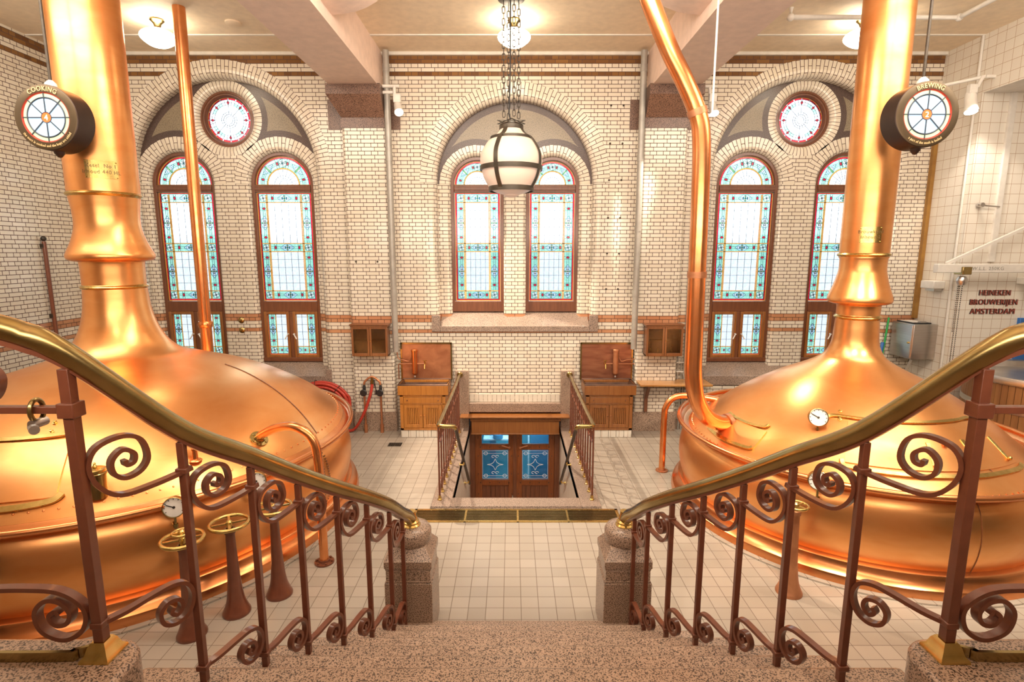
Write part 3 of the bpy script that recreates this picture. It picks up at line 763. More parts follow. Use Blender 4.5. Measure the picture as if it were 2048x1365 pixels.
# ------------------------------------------------------------ stair railings with scrollwork
BAL = [(.918, 4.02, .17), (.95, 3.74, .34), (1.035, 3.46, .51), (1.14, 3.18, .68), (1.257, 2.9, .85), (1.365, 2.6, 1.02), (1.51, 2.3, 1.19), (1.715, 1.99, 1.58)]
RZ = [1.178, 1.381, 1.579, 1.769, 1.973, 2.197, 2.435, 2.832]
RECT = [(1.0, 0.42), (-1.0, 0.42), (-1.0, -0.42), (1.0, -0.42)]
def spiral_up(L, zb, s=1.0):
    """panel profile (u, z) of the upper scroll, u from the higher to the lower post"""
    k = L / 0.372
    base = [(.405, 0), (.26, -.02), (.123, -.02), (.05, .045), (.025, .13), (.06, .20), (.15, .222), (.215, .19), (.235, .11), (.205, .06), (.148, .045), (.108, .075), (.105, .13), (.145, .165), (.185, .14), (.182, .105), (.155, .098), (.150, .12)]
    return [(u * k, zb + z * s) for u, z in base]
def spiral_lo(L, zb, drop, s=1.0):
    k = L / 0.372
    base = [(.0, 0), (.09, .0), (.20, .015), (.28, .02), (.335, -.005), (.355, -.07), (.33, -.14), (.275, -.165), (.225, -.14), (.215, -.085), (.25, -.05), (.295, -.06), (.305, -.10), (.28, -.125), (.258, -.105), (.27, -.085)]
    return [(u * k, zb + z * s) for u, z in base]
def railing(sg, side):
    root = thing('stair_railing', 'red-brown wrought iron stair railing with brass handrail beside the %s kettle' % side, 'railing', (sg * 1.3, 3.0, 0.6), 'stair railings')
    B = [(sg * x, y, z) for x, y, z in BAL]
    path = [(sg * 2.9, 1.87, 2.985), (sg * 2.4, 1.87, 2.985), (sg * 2.15, 1.875, 2.982), (sg * 1.97, 1.90, 2.965), (sg * 1.83, 1.945, 2.915)] + [(B[k][0], B[k][1], RZ[k]) for k in range(7, -1, -1)] + [(sg * .905, 4.14, 1.10), (sg * .895, 4.22, 1.03), (sg * .892, 4.26, .98)]
    cp = catmull(path, 8)
    MB().tube(cp, .0445, 20).build('handrail', 'brass_old', root)
    n = len(cp); fb = [(p.x, p.y, p.z - .054) for p in cp[: int(n * .96)]]
    MB().tube(fb, .021, sec=[(.45, 1), (-.45, 1), (-.45, -1), (.45, -1)], up=(0, 0, 1)).build('rail_bar', 'iron_red', root)
    MB().lathe([(0, .94), (.075, .94), (.075, .952), (.062, .965), (.066, .98), (.05, .995), (.052, 1.01), (.042, 1.03), (.038, 1.07), (0, 1.07)], (sg * .892, 4.26, 0), 24).build('collar', 'brass', root)
    for k, (x, y, z) in enumerate(B):
        w = .020 if k == 7 else .0155
        zb = z - 0.01 + (.02 if k < 7 else 0)
        MB().box(x - w, x + w, y - w, y + w, z - .01, RZ[k] - .06).build('post' if k == 7 else 'baluster', 'iron_red', root, bevel=.002)
    for k in range(7):
        a, b = B[k + 1], B[k]; d = Vector((b[0] - a[0], b[1] - a[1])); L = d.length; d /= L
        nrm = Vector((-d.y, d.x, 0))
        def P3(pts): return catmull([(a[0] + d.x * u, a[1] + d.y * u, z) for u, z in pts], 5)
        zu = RZ[k] - (.19 if k == 6 else .165); s = 1.0 if k == 6 else (.86 if k > 1 else .78)
        zl = B[k + 1][2] + (.14 if k == 6 else .075); sl = 1.0 if k == 6 else .92
        for nm, pts in (('upper_scroll', spiral_up(L, zu, s)), ('lower_scroll', spiral_lo(L, zl, 0, sl))):
            p = P3(pts); m_ = len(p)
            r = [.019] * m_
            MB().tube(p, r, sec=[(.9, .46), (-.9, .46), (-.9, -.46), (.9, -.46)], up=tuple(nrm)).build(nm, 'iron_red', root, ang=50)
        for (px, py), z in (((b[0], b[1]), zu), ((a[0], a[1]), zl)):
            MB().box(px - .025, px + .025, py - .025, py + .025, z - .013, z + .013).build('clamp', 'iron_red', root, bevel=.004)
    # landing part of the rail
    x8 = B[7][0]; X = lambda u: x8 + sg * u
    MB().box(min(X(-.03), X(1.3)), max(X(-.03), X(1.3)), 1.975, 2.005, 2.60, 2.628).build('cross_bar', 'iron_red', root, bevel=.003)
    MB().box(X(-.032 if sg > 0 else .032), X(.032 if sg > 0 else -.032), 1.958, 2.022, 2.585, 2.643).build('clamp', 'iron_red', root, bevel=.004)
    lo = [(1.3, 1.87), (.55, 1.87), (.27, 1.875), (.13, 1.86), (.045, 1.79), (.06, 1.70), (.14, 1.655), (.225, 1.69), (.245, 1.77), (.20, 1.825), (.14, 1.82), (.105, 1.775), (.12, 1.73), (.165, 1.72), (.19, 1.755), (.165, 1.78), (.15, 1.765)]
    MB().tube(catmull([(X(u), 1.99, z) for u, z in lo], 6), .0185, sec=[(.95, .5), (-.95, .5), (-.95, -.5), (.95, -.5)], up=(0, 1, 0)).build('lower_scroll', 'iron_red', root, ang=50)
    up = [(.9, 2.9), (.62, 2.86), (.45, 2.83), (.32, 2.80), (.25, 2.74), (.28, 2.66), (.36, 2.64), (.43, 2.68), (.44, 2.75), (.38, 2.78), (.34, 2.74), (.37, 2.70)]
    MB().tube(catmull([(X(u), 1.99, z) for u, z in up], 6), .0185, sec=[(.95, .5), (-.95, .5), (-.95, -.5), (.95, -.5)], up=(0, 1, 0)).build('upper_scroll', 'iron_red', root, ang=50)
    # brass foot and kick rail on the parapet
    f = MB(); b0 = len(f.v)
    for q, z in ((.06, 1.58), (.058, 1.592), (.045, 1.605), (.036, 1.635), (.027, 1.65)): f.v += [(x8 - q, 1.99 - q, z), (x8 + q, 1.99 - q, z), (x8 + q, 1.99 + q, z), (x8 - q, 1.99 + q, z)]
    for l in range(4):
        for k in range(4): f.face((b0 + 4 * l + k, b0 + 4 * l + (k + 1) % 4, b0 + 4 * l + 4 + (k + 1) % 4, b0 + 4 * l + 4 + k))
    f.face((b0 + 16, b0 + 17, b0 + 18, b0 + 19)); f.build('post_foot', 'brass', root)
    MB().tube(catmull([(X(.045), 1.99, 1.603), (X(.10), 1.965, 1.603), (X(.2), 1.95, 1.603), (X(1.3), 1.95, 1.603)], 6), .021, sec=[(1, .35), (-1, .35), (-1, -.35), (1, -.35)], up=(0, 0, 1)).build('kick_rail', 'brass_old', root)
    # ring shackle hung on the cross bar
    sx_ = X(.13 if sg < 0 else .36)
    s = thing('ring_shackle', 'small brass shackle hanging on the railing cross bar by the %s kettle' % side, 'shackle', (sx_, 1.99, 2.57))
    MB().tube([(sx_, 1.99 + .030 * math.cos(a), 2.61 + .042 * math.sin(a)) for a in [2 * PI * i / 20 for i in range(20)]], .009, 10, closed=True).build('ring', 'brass_old', s)
    MB().cyl((sx_, 1.96, 2.562), (sx_, 2.02, 2.562), .018, 12).cyl((sx_ - .02, 1.985, 2.548), (sx_ + .025, 1.94, 2.548), .017, 14).build('screw', 'steel', s)
railing(-1, 'large'); railing(1, 'small')
# ------------------------------------------------------------ stairwell down to the street door
mb = MB()
for sg in (-1, 1): mb.box(min(sg * .83, sg * 1.08), max(sg * .83, sg * 1.08), 6.45, YW, -.12, .035)
mb.box(-.83, .83, 6.45, WY, -.12, .035); mb.box(-1.08, 1.08, 6.435, 6.45, -.02, .02)
struct(mb.build('stairwell_curb', 'granite_sill', bevel=.008))
mb = MB()
for sg in (-1, 1):
    mb.poly([(sg * .83, WY, -1.8), (sg * .83, 10.0, -1.8), (sg * .83, 10.0, 0), (sg * .83, WY, 0)])
mb.poly([(-.83, WY, -1.8), (.83, WY, -1.8), (.83, WY, 0), (-.83, WY, 0)])
struct(mb.build('wall_stairwell', 'sqtile'))
ws = sroot('stairwell_steps', (0, 8, -1.6))
for k in range(8): MB().box(-.83, .83, WY + .26 * k, WY + .26 * (k + 1), -1.8, -.2 * (k + 1)).build('step', 'granite', ws, bevel=.008)
struct(MB().box(-.83, .83, WY + 2.08, 10.2, -1.8, -1.6).build('floor_stairwell', 'granite'))
# stone surround above the door
mb = MB(); mb.box(-.83, .83, 9.56, YW + .1, .33, .50)
for sg in (-1, 1): mb.box(min(sg * .83, sg * 1.07), max(sg * .83, sg * 1.07), 9.56, YW + .1, -.1, 1.10)
struct(mb.build('door_surround', 'granite', bevel=.008))
mb = MB(); nb = 20
for k in range(nb): x = -.82 + 1.64 * k / nb; mb.box(x + .003, x + 1.64 / nb - .003, 9.635, YW, .503, .655)
struct(mb.build('trim_4', flat('soldier_tile', CREAM1, .18), bevel=.003))
dr = sroot('door_1', (0, 9.75, -1.6))
mb = MB(); mb.box(-.98, .98, 9.36, 9.62, .275, .30); mb.build('door_hood', 'wood_mid', dr, bevel=.004)
mb = MB(); mb.box(-.78, .80, 9.44, 9.70, -.04, .235).box(-.80, .82, 9.42, 9.70, .205, .25).box(-.79, .81, 9.425, 9.7, -.05, -.025); mb.build('transom_box', 'wood_mid', dr, bevel=.006)
mb = MB()
for x0, x1 in ((-.83, -.74), (.74, .83)): mb.box(x0, x1, 9.64, 9.80, -1.6, .0)
mb.box(-.82, .82, 9.645, 9.80, .0, .345).box(-.03, .03, 9.655, 9.679, -1.6, 0); mb.build('door_frame', 'wood_red', dr, bevel=.004)  # wide upper board added to block vestibule light above the transom
for sg in (-1, 1):
    xa, xb = sorted((sg * .008, sg * .74)); y0, y1 = 9.68, 9.74; m = MB()
    m.frame(xa, xb, -1.6, 0, .13, .11, .15, .07, y0, y1).box(xa + .13, xb - .11, y0, y1, -.43, -.32).box(xa + .13, xb - .11, y0, y1, -1.13, -1.02)
    gx0, gx1 = xa + .12, xb - .10
    lf = m.build('door_leaf', 'door_wood', dr, bevel=.005)
    m = MB()
    for k in range(6): m.box(gx0 + (gx1 - gx0) * k / 6 + .003, gx0 + (gx1 - gx0) * (k + 1) / 6 - .003, y0 + .025, y1 - .01, -1.46, -1.12)
    m.box(gx0, gx1, y1 - .02, y1 - .008, -1.46, -1.12); m.build('door_panel', 'wood_red', lf, bevel=.003)
    MB().box(gx0, gx1, 9.705, 9.711, -.325, -.06).box(gx0, gx1, 9.705, 9.711, -1.03, -.42).build('door_pane', 'g_door', lf)
    e = MB(); mx = (gx0 + gx1) / 2; mz = -.725; w = (gx1 - gx0) / 2 - .02; h = .27; Yg = 9.700
    def el(pts, r=.0045): e.tube([(mx + u, Yg, mz + v) for u, v in pts], r, 6)
    for v in (-h, -h + .05, h, h - .05): el([(-w, v), (w, v)], .003)
    for u in (-w, w): el([(u, -h), (u, h)], .003)
    for a in (-1, 1):
        for c in (-1, 1):
            el([(a * (w - .06) + .035 * math.cos(t), c * (h - .05) + .03 * math.sin(t)) for t in [2 * PI * i / 14 for i in range(15)]])
            el([(a * .035 + .03 * math.cos(t), c * .16 + .022 * math.sin(t)) for t in [2 * PI * i / 14 for i in range(12)]])
            el([(0, c * .11), (a * .03, c * .045), (a * .075, c * .012), (a * .15, 0)])
    e.build('etched_ornament', 'etch', lf)
    s = MB()
    for z in (-.375, -1.075):
        for k in range(4): s.sphere((xa + .1 + (xb - xa - .2) * k / 3, y0 - .002, z), .011, 8, 4)
    for z in (-.2, -.55, -.9, -1.3):
        for x in (xa + .06, xb - .05): s.sphere((x, y0 - .002, z), .009, 8, 4)
    s.build('door_studs', 'iron', lf)
    hx = sg * .10
    MB().cyl((hx, y0 - .03, -.38), (hx + sg * .14, y0 - .05, -.33), .013, 10).cyl((hx, y0, -.38), (hx, y0 - .035, -.38), .022, 12).build('door_handle', 'copper_dark', lf)
mb = MB(); mb.box(-.05, -.01, 9.66, 9.68, -1.45, -1.33); mb.build('door_bolt', 'steel', dr)
# street vestibule seen through the door glass
mb = MB(); mb.box(-.83, .83, 10.9, 10.95, -1.8, .4, 0).box(-.83, .83, 9.8, 10.9, .38, .42, 0).box(-.90, -.83, 9.8, 10.9, -1.8, .4, 0).box(.83, .90, 9.8, 10.9, -1.8, .4, 0)
mb.box(-.5, -.38, 10.6, 10.66, -1.7, .3, 1).box(.33, .8, 10.5, 10.56, -1.7, .3, 1)
for k in range(4): mb.box(.16 + .055 * k, .18 + .055 * k, 10.6, 10.64, -.45, .3, 2)
mb.box(-.62, -.1, 10.4, 10.62, -.50, -.47, 2)
mb.cyl((-.33, 10.45, -.47), (-.33, 10.45, -.38), .10, 14, 1)
mb.box(.27, .30, 10.5, 10.55, -1.7, -.45, 2)
struct(mb.build('vestibule', ['vest_teal', 'vest_blue', 'etch']))
area('vestibule_light', (0, 10.2, .33), .9, 26, (.75, .92, 1.0), (0, 10.5, -1.2))
# railings round the stairwell
def wellrail(sg, side):
    x = sg * .985; root = thing('stairwell_railing', 'slim iron railing with brass top rail along the %s kettle side of the stairwell' % side, 'railing', (x, 8.0, .035), 'stairwell railings')
    top = [(x, 9.56, 1.03), (x, 8.5, 1.03), (x, 7.2, 1.03), (x, 6.70, 1.03)]
    cp = [(x, 9.56, 1.03), (x, 6.68, 1.03)] + [(x - sg * .06 * (1 - math.cos(PI / 2 * k / 6)), 6.68 - .06 * math.sin(PI / 2 * k / 6), 1.03) for k in range(1, 7)] + [(x - sg * .17, 6.62, 1.03), (x - sg * .20, 6.635, 1.02), (x - sg * .215, 6.67, .985)]
    MB().tube(cp, .028, 14).build('top_rail', 'brass_old', root)
    MB().lathe([(0, 0), (.055, 0), (.055, .015), (.04, .03), (.04, .05), (0, .05)], (x, 9.56, 1.03), 18, mat=Matrix.Rotation(PI / 2, 4, 'X')).build('wall_rose', 'brass_old', root)
    MB().tube([(x - sg * .215, 6.67, .985), (x - sg * .215, 8.0, -.08), (x - sg * .215, 8.75, -.68)], .022, 12).build('sloping_handrail', 'bronze', root)
    for y in (7.75, 8.55):
        z = .985 - (y - 6.67) * .80; MB().cyl((x - sg * .215, y, z - .02), (x - sg * .215, y, z - .06), .012, 8).cyl((x - sg * .215, y, z - .06), (x - sg * .155, y, z - .06), .012, 8).cyl((x - sg * .165, y, z - .06), (x - sg * .155, y, z - .06), .03, 12).build('rail_bracket', 'brass', root)
    n = 12
    for k in range(n):
        y = 6.64 + k * (9.30 - 6.64) / (n - 1)
        MB().box(x - .011, x + .011, y - .011, y + .011, .04, 1.01).build('baluster', 'iron_red', root)
        MB().lathe([(0, 0), (.032, 0), (.03, .012), (.02, .02), (.018, .06), (0, .06)], (x, y, .035), 8).build('baluster_foot', 'brass', root)
        if k < n - 1:
            y1 = 6.64 + (k + 1) * (9.30 - 6.64) / (n - 1); L = y1 - y
            for nm, zb, f in (('upper_scroll', .80, 1), ('lower_scroll', .25, -1)):
                b = [(1, 0), (.6, -.02), (.3, -.01), (.12, .04), (.10, .10), (.25, .14), (.45, .12), (.5, .06), (.36, .03), (.26, .06), (.32, .09)]
                MB().tube(catmull([(x, y + u * L, zb + f * z) for u, z in b], 4), .009, sec=[(1, .5), (-1, .5), (-1, -.5), (1, -.5)], up=(1, 0, 0)).build(nm, 'iron_red', root)
wellrail(-1, 'large'); wellrail(1, 'small')
# brass floor grating before the stairwell
g = thing('floor_grating', 'long brass slotted grating in the tiles before the stairwell', 'grating', (0, 6.26, 0))
mb = MB(); mb.box(-1.27, 1.27, 6.10, 6.135, 0, .012).box(-1.27, 1.27, 6.395, 6.43, 0, .012).box(-1.27, -1.235, 6.1, 6.43, 0, .012).box(1.235, 1.27, 6.1, 6.43, 0, .012)
for x in (-.62, 0.02, .63): mb.box(x - .012, x + .012, 6.1, 6.43, 0, .011)
mb.build('grating_frame', 'brass', g)
mb = MB()
for k in range(8): y = 6.150 + k * .032; mb.box(-1.235, 1.235, y, y + .012, 0, .010)
mb.build('slats', 'brass_old', g)
MB().box(-1.24, 1.24, 6.13, 6.40, .0005, .002).build('pit_shade', 'dark', g)  # thin dark sheet on the floor, coloured as the shade between the slats
# ------------------------------------------------------------ copper brewing kettles
CLK, CRK = (-4.766, 6.5), (4.19, 6.65)
LDOME = [(.325, 2.72), (.335, 2.587), (.36, 2.44), (.41, 2.28), (.50, 2.12), (.62, 2.01), (.78, 1.945), (1.0, 1.87), (1.4, 1.735), (1.8, 1.545), (2.15, 1.33), (2.4, 1.13), (2.50, 1.03)]
RDOME = [(.235, 2.40), (.24, 2.3), (.257, 2.1), (.31, 1.97), (.39, 1.89), (.56, 1.79), (.83, 1.655), (1.13, 1.48), (1.42, 1.28), (1.66, 1.08), (1.85, .95), (1.92, .91)]
def on_dome(c, prof, az, r, off=0.0):
    pts = smooth2(prof, 8); pts.sort()
    for (r0, z0), (r1, z1) in zip(pts, pts[1:]):
        if r0 <= r <= r1: t = (r - r0) / max(r1 - r0, 1e-6); z = z0 + (z1 - z0) * t; sl = (z1 - z0) / max(r1 - r0, 1e-6); break
    else: z = pts[-1][1]; sl = -1
    nr, nz = -sl, 1.0; q = math.hypot(nr, nz); nr /= q; nz /= q; a = math.radians(az)
    return Vector((c[0] + (r + nr * off) * math.cos(a), c[1] + (r + nr * off) * math.sin(a), z + nz * off)), Vector((nr * math.cos(a), nr * math.sin(a), nz))
def patch(mb, c, prof, a0, a1, r0, r1, off, m=0, na=24, nr=10):
    """raised sheet on the dome, with an edge down to it"""
    g = [[on_dome(c, prof, a0 + (a1 - a0) * i / na, r0 + (r1 - r0) * j / nr, off)[0] for j in range(nr + 1)] for i in range(na + 1)]
    b = len(mb.v); mb.v += [tuple(p) for row in g for p in row]; w = nr + 1
    for i in range(na):
        for j in range(nr): mb.face((b + i * w + j, b + i * w + j + 1, b + (i + 1) * w + j + 1, b + (i + 1) * w + j), m)
    lo = len(mb.v); edge = [(i, 0) for i in range(na + 1)] + [(na, j) for j in range(1, nr + 1)] + [(i, nr) for i in range(na - 1, -1, -1)] + [(0, j) for j in range(nr - 1, 0, -1)]
    for i, j in edge: mb.v.append(tuple(on_dome(c, prof, a0 + (a1 - a0) * i / na, r0 + (r1 - r0) * j / nr, -.005)[0]))
    n = len(edge)
    for k in range(n):
        p, q = edge[k], edge[(k + 1) % n]; mb.face((b + p[0] * w + p[1], lo + k, lo + (k + 1) % n, b + q[0] * w + q[1]), m)
def frame_at(p, nrm):
    z = nrm.normalized(); x = Vector((0, 0, 1)).cross(z)
    x = x.normalized() if x.length > 1e-3 else Vector((1, 0, 0)); y = z.cross(x)
    mt = Matrix((x, y, z)).transposed().to_4x4(); mt.translation = p; return mt
def gauge(parent, base, top, face_dir, r, name='pressure_gauge'):
    """dial on a stem"""
    g = MB(); base, top = Vector(base), Vector(top); d = Vector(face_dir).normalized()
    c = top + Vector((0, 0, r))
    g.cyl(base, base + (top - base) * .35, .020, 12).cyl(base, top + Vector((0, 0, .01)), .011, 10)
    mt = frame_at(c, d); g.lathe([(0, -.05), (r * .9, -.05), (r, -.04), (r, .012), (r * .93, .016), (r * .91, .004)], (0, 0, 0), 32, mat=mt)
    go = g.build(name, 'brass_old', parent)
    MB().lathe([(0, .004), (r * .93, .004)], (0, 0, 0), 32, mat=mt).build('dial', 'dial', go)
    n = MB(); rot = mt @ Matrix.Rotation(random.uniform(2.6, 3.4), 4, 'Z')
    n.box(-.006, r * .72, -.004, .004, .006, .009, 0, rot); n.lathe([(0, .012), (.012, .009), (.012, .005)], (0, 0, 0), 10, mat=mt)
    for k in range(9):
        rk = mt @ Matrix.Rotation(math.radians(-30 + 30 * k), 4, 'Z'); n.box(r * .74, r * .86, -.003, .003, .005, .007, 0, rk)
    n.build('needle', 'iron', go); return go
def rivets(mb, pts, r=.011):
    for p, nrm in pts: mb.lathe([(r, 0), (r * .85, r * .45), (0, r * .7)], (0, 0, 0), 6, mat=frame_at(p, nrm))
def kettle(name, label, c, dome, rr, rc, neck, zring):
    root = thing(name, label, 'kettle', (c[0], c[1], 0)); C3 = (c[0], c[1], 0)
    rb = rr - .05
    body = smooth2([(rb - .10, .93), (rb - .02, .80), (rb + .02, .58), (rb - .0, .38), (rb - .05, .22)], 6)
    MB().lathe(body, C3, 128).build('body', 'copper', root)
    MB().lathe([(rb - .06, .235), (rb + .0, .225), (rb + .015, .215), (rb + .02, .19), (rb + .05, .13), (rb + .085, .10), (rb + .10, .05), (rb + .10, .008)], C3, 128).build('base_ring', 'copper_pipe', root, ang=30)
    MB().lathe([(rb + .10, .018), (rb + .155, .016), (rb + .155, .0)], C3, 128).build('tile_edging', 'floor', root)
    MB().lathe(smooth2(dome, 6), C3, 128).build('dome', 'copper', root, ang=60)
    re, ze = dome[-1]
    rim = [(re - .01, ze + .005), (re + .01, ze - .008), (rr - .05, .965), (rr - .03, .975)] + [(rr - .012 + .03 * math.sin(a), 1.0 + .03 * math.cos(a)) for a in [-PI / 2 + PI * 1.55 * k / 10 for k in range(11)]] + [(rr - .03, .955), (rr - .09, .93), (rb - .10, .92)]
    MB().lathe(rim, C3, 128).build('rim', 'copper_pipe', root, ang=70)
    MB().lathe(smooth2(neck, 5), C3, 64).build('chimney', 'copper', root, ang=50)
    for z, r in zring:
        MB().lathe([(r - .03, z - .028), (r - .004, z - .028), (r, z - .02), (r + .012, z - .014), (r + .02, z), (r + .012, z + .014), (r, z + .02), (r - .004, z + .028), (r - .03, z + .028)], C3, 64).build('brass_band', 'brass', root)
    # riveted seams
    mb = MB(); dl = []
    ra = re - .06
    for k in range(150): a = 360 * k / 150; dl.append(on_dome(c, dome, a, ra, .001))
    rivets(mb, dl)
    mb.build('rim_rivets', 'copper_pipe', root)
    return root
LNECK = [(.352, 6.455), (.352, 5.2), (.352, 4.0), (.350, 3.86), (.340, 3.78), (.328, 3.68), (.322, 3.55), (.335, 3.44), (.375, 3.31), (.425, 3.20), (.437, 3.165), (.432, 3.13), (.40, 3.105), (.34, 3.095), (.322, 3.08), (.318, 2.95), (.318, 2.85), (.325, 2.70)]
RNECK = [(.262, 6.455), (.262, 5.0), (.262, 3.3), (.258, 3.17), (.250, 3.10), (.250, 3.0), (.262, 2.93), (.29, 2.82), (.335, 2.69), (.346, 2.64), (.338, 2.605), (.30, 2.585), (.25, 2.575), (.236, 2.555), (.234, 2.45), (.235, 2.39)]
LK = kettle('brewing_kettle', 'large copper kettle with dome and wide chimney below the round COOKING sign', CLK, LDOME, 2.62, .352, LNECK, [(3.85, .353), (2.80, .322)])
RK = kettle('brewing_kettle', 'smaller copper kettle with slim chimney below the round BREWING sign', CRK, RDOME, 2.04, .262, RNECK, [(3.17, .262), (2.42, .238)])
LKO = LDOME[2:]; RKO = RDOME[2:]
def strap(parent, c, dome, pts, w, name='brass_strap', mat='brass', h=.012):
    P = [on_dome(c, dome, a, r, .016) for a, r in pts]
    P3 = catmull([p for p, n_ in P], 8); mb = MB()
    b = [Vector((0, 0, 1))] * len(P3)
    mb.tube(P3, w / 2, sec=[(h / w * 2, 1), (-h / w * 2, 1), (-h / w * 2, -1), (h / w * 2, -1)], up=tuple(P[len(P) // 2][1]))
    mb.build(name, mat, parent, bevel=.003)
def seamline(mb, c, dome, a0, r0, a1, r1, w=.008, n=16):
    P = [on_dome(c, dome, a0 + (a1 - a0) * i / n, r0 + (r1 - r0) * i / n, .004)[0] for i in range(n + 1)]; mb.tube(P, w / 2, 6)
# large kettle fittings: sliding hatch with brass runners
mb = MB(); patch(mb, CLK, LDOME, -104, -68, 1.86, 2.36, .014); h = mb.build('hatch', 'copper', LK)
strap(LK, CLK, LDOME, [(-106, 1.83), (-95, 1.83), (-85, 1.83), (-76, 1.82), (-67.5, 1.80)], .05)
strap(LK, CLK, LDOME, [(-106, 2.40), (-90, 2.41), (-77, 2.41), (-69, 2.39), (-67, 2.34)], .055)
mb = MB(); seamline(mb, CLK, LDOME, -82.3, 1.84, -85.5, 2.36, .008)
seamline(mb, CLK, LDOME, 8, 1.15, -8, 2.44, .009)
for k in range(22):
    z = .90 - .66 * k / 21; p = smooth2([(2.47, .93), (2.55, .80), (2.59, .58), (2.57, .38), (2.52, .22)], 6); r = min(p, key=lambda q: abs(q[1] - z))[0] + .004
    for da in (-1.1, 1.1):
        a = math.radians(-10 + da); rivets(mb, [(Vector((CLK[0] + r * math.cos(a), CLK[1] + r * math.sin(a), z)), Vector((math.cos(a), math.sin(a), 0)))], .012)
def vseam(mb, c, az, pts, w=.006):
    a = math.radians(az); mb.tube([(c[0] + (r + .002) * math.cos(a), c[1] + (r + .002) * math.sin(a), z) for r, z in pts], w, 6)
vseam(mb, CLK, -12.8, smooth2([(2.47, .93), (2.55, .80), (2.59, .58), (2.57, .38), (2.52, .22)], 4))
mb.build('plate_seam', 'seam', LK)
for a, r in ((-74.5, 1.65), (-74.0, 1.76)):
    p, n_ = on_dome(CLK, LDOME, a, r); MB().lathe([(.022, 0), (.022, .012), (.012, .014), (.012, .028), (0, .03)], (0, 0, 0), 6, mat=frame_at(p, n_)).build('hatch_bolt', 'brass', LK)
p, n_ = on_dome(CLK, LDOME, -61, 2.38)
lb = MB().lathe([(.0, -.03), (.075, -.03), (.075, .17), (.082, .175), (.082, .19), (.072, .20), (.0, .20)], tuple(p), 28).build('lubricator', 'brass_old', LK)
MB().lathe([(.0, .20), (.078, .20), (.080, .225), (.06, .235), (.0, .24)], tuple(p), 28).lathe([(0, .23), (.012, .23), (.018, .25), (.008, .265), (.013, .275), (0, .285)], tuple(p), 12).build('lubricator_lid', 'brass', lb)
p, n_ = on_dome(CLK, LDOME, -42.3, 2.28)
gv = MB().lathe([(0, 0), (.06, 0), (.05, .012), (.026, .02), (.022, .10), (.03, .105), (.03, .12), (0, .12)], tuple(p), 18).build('vent_cock', 'copper_pipe', LK)
gauge(LK, p + Vector((0, 0, .10)), p + Vector((0, 0, .15)), (.5, -1, .1), .052)
def body_gauge(K, c, az, rb_, z0, z1, r):
    a = math.radians(az); q = Vector((c[0] + rb_ * math.cos(a), c[1] + rb_ * math.sin(a), z0)); o = q + Vector((math.cos(a), math.sin(a), 0)) * .10
    gg = gauge(K, o, (o.x, o.y, z1), (.35 if c[0] < 0 else -.35, -1, .15), r)
    MB().cyl(q, o, .016, 10).build('gauge_pipe', 'brass_old', gg)
body_gauge(LK, CLK, -49, 2.56, .80, .895, .092); body_gauge(LK, CLK, -33.5, 2.56, .80, .90, .092)
# brass plates on the chimneys
def plate(K, c, az, r, z, w, h, lines):
    a0 = math.radians(az); hw = w / 2 / r; mb = MB(); n = 14
    for k in range(n):
        q = []
        for a, zz in ((a0 - hw + 2 * hw * k / n, z - h / 2), (a0 - hw + 2 * hw * (k + 1) / n, z - h / 2), (a0 - hw + 2 * hw * (k + 1) / n, z + h / 2), (a0 - hw + 2 * hw * k / n, z + h / 2)):
            q.append((c[0] + (r + .006) * math.cos(a), c[1] + (r + .006) * math.sin(a), zz))
        mb.poly(q)
    for a in (a0 - hw * .92, a0 + hw * .92):
        for zz in (z - h * .43, z + h * .43): mb.sphere((c[0] + (r + .007) * math.cos(a), c[1] + (r + .007) * math.sin(a), zz), .008, 8, 4)
    P = mb.build('name_plate', 'brass', K); t = MB()
    for i, s in enumerate(lines):
        zc = z + h * .10 - i * h * .34
        text_mesh(t, s, h * .30, lambda x, y, d: (c[0] + (r + .008 + d) * math.cos(a0 + x / r), c[1] + (r + .008 + d) * math.sin(a0 + x / r), zc + y), depth=.003, sx=.9)
    t.build('engraving', 'engrave', P)
plate(LK, CLK, -54.5, .352, 4.10, .30, .19, ['Ketel  No 1', 'Inhoud 440 HL'])
plate(RK, CRK, -112, .262, 3.40, .22, .18, ['Brouwketel', 'Inhoud 2'])
# smaller kettle fittings
mb = MB(); patch(mb, CRK, RDOME, -177, -152, 1.53, 1.75, .012, na=14); mb.build('small_hatch', 'copper', RK)
strap(RK, CRK, RDOME, [(-177.5, 1.51), (-170, 1.52), (-162, 1.52), (-154.5, 1.50), (-153, 1.46)], .035)
strap(RK, CRK, RDOME, [(-178, 1.76), (-170, 1.775), (-162, 1.775), (-154, 1.76), (-152.5, 1.73)], .04)
mb = MB(); patch(mb, CRK, RDOME, -122, -58, 1.22, 1.64, .014, na=30); mb.build('hatch', 'copper', RK)
strap(RK, CRK, RDOME, [(-131, 1.22), (-128, 1.19), (-115, 1.19), (-100, 1.19), (-85, 1.19), (-70, 1.19), (-60, 1.19), (-57, 1.22)], .035)
strap(RK, CRK, RDOME, [(-123, 1.62), (-121, 1.68), (-110, 1.69), (-97, 1.69), (-80, 1.69), (-63, 1.69), (-57, 1.67)], .045)
mb = MB(); seamline(mb, CRK, RDOME, -165.6, 1.53, -163.5, 1.75, .006); seamline(mb, CRK, RDOME, -82, 1.21, -74, 1.66, .006)
vseam(mb, CRK, -88, smooth2([(1.89, .93), (1.97, .80), (2.01, .58), (1.99, .38), (1.94, .22)], 4), .004)
mb.build('plate_seam', 'seam', RK)
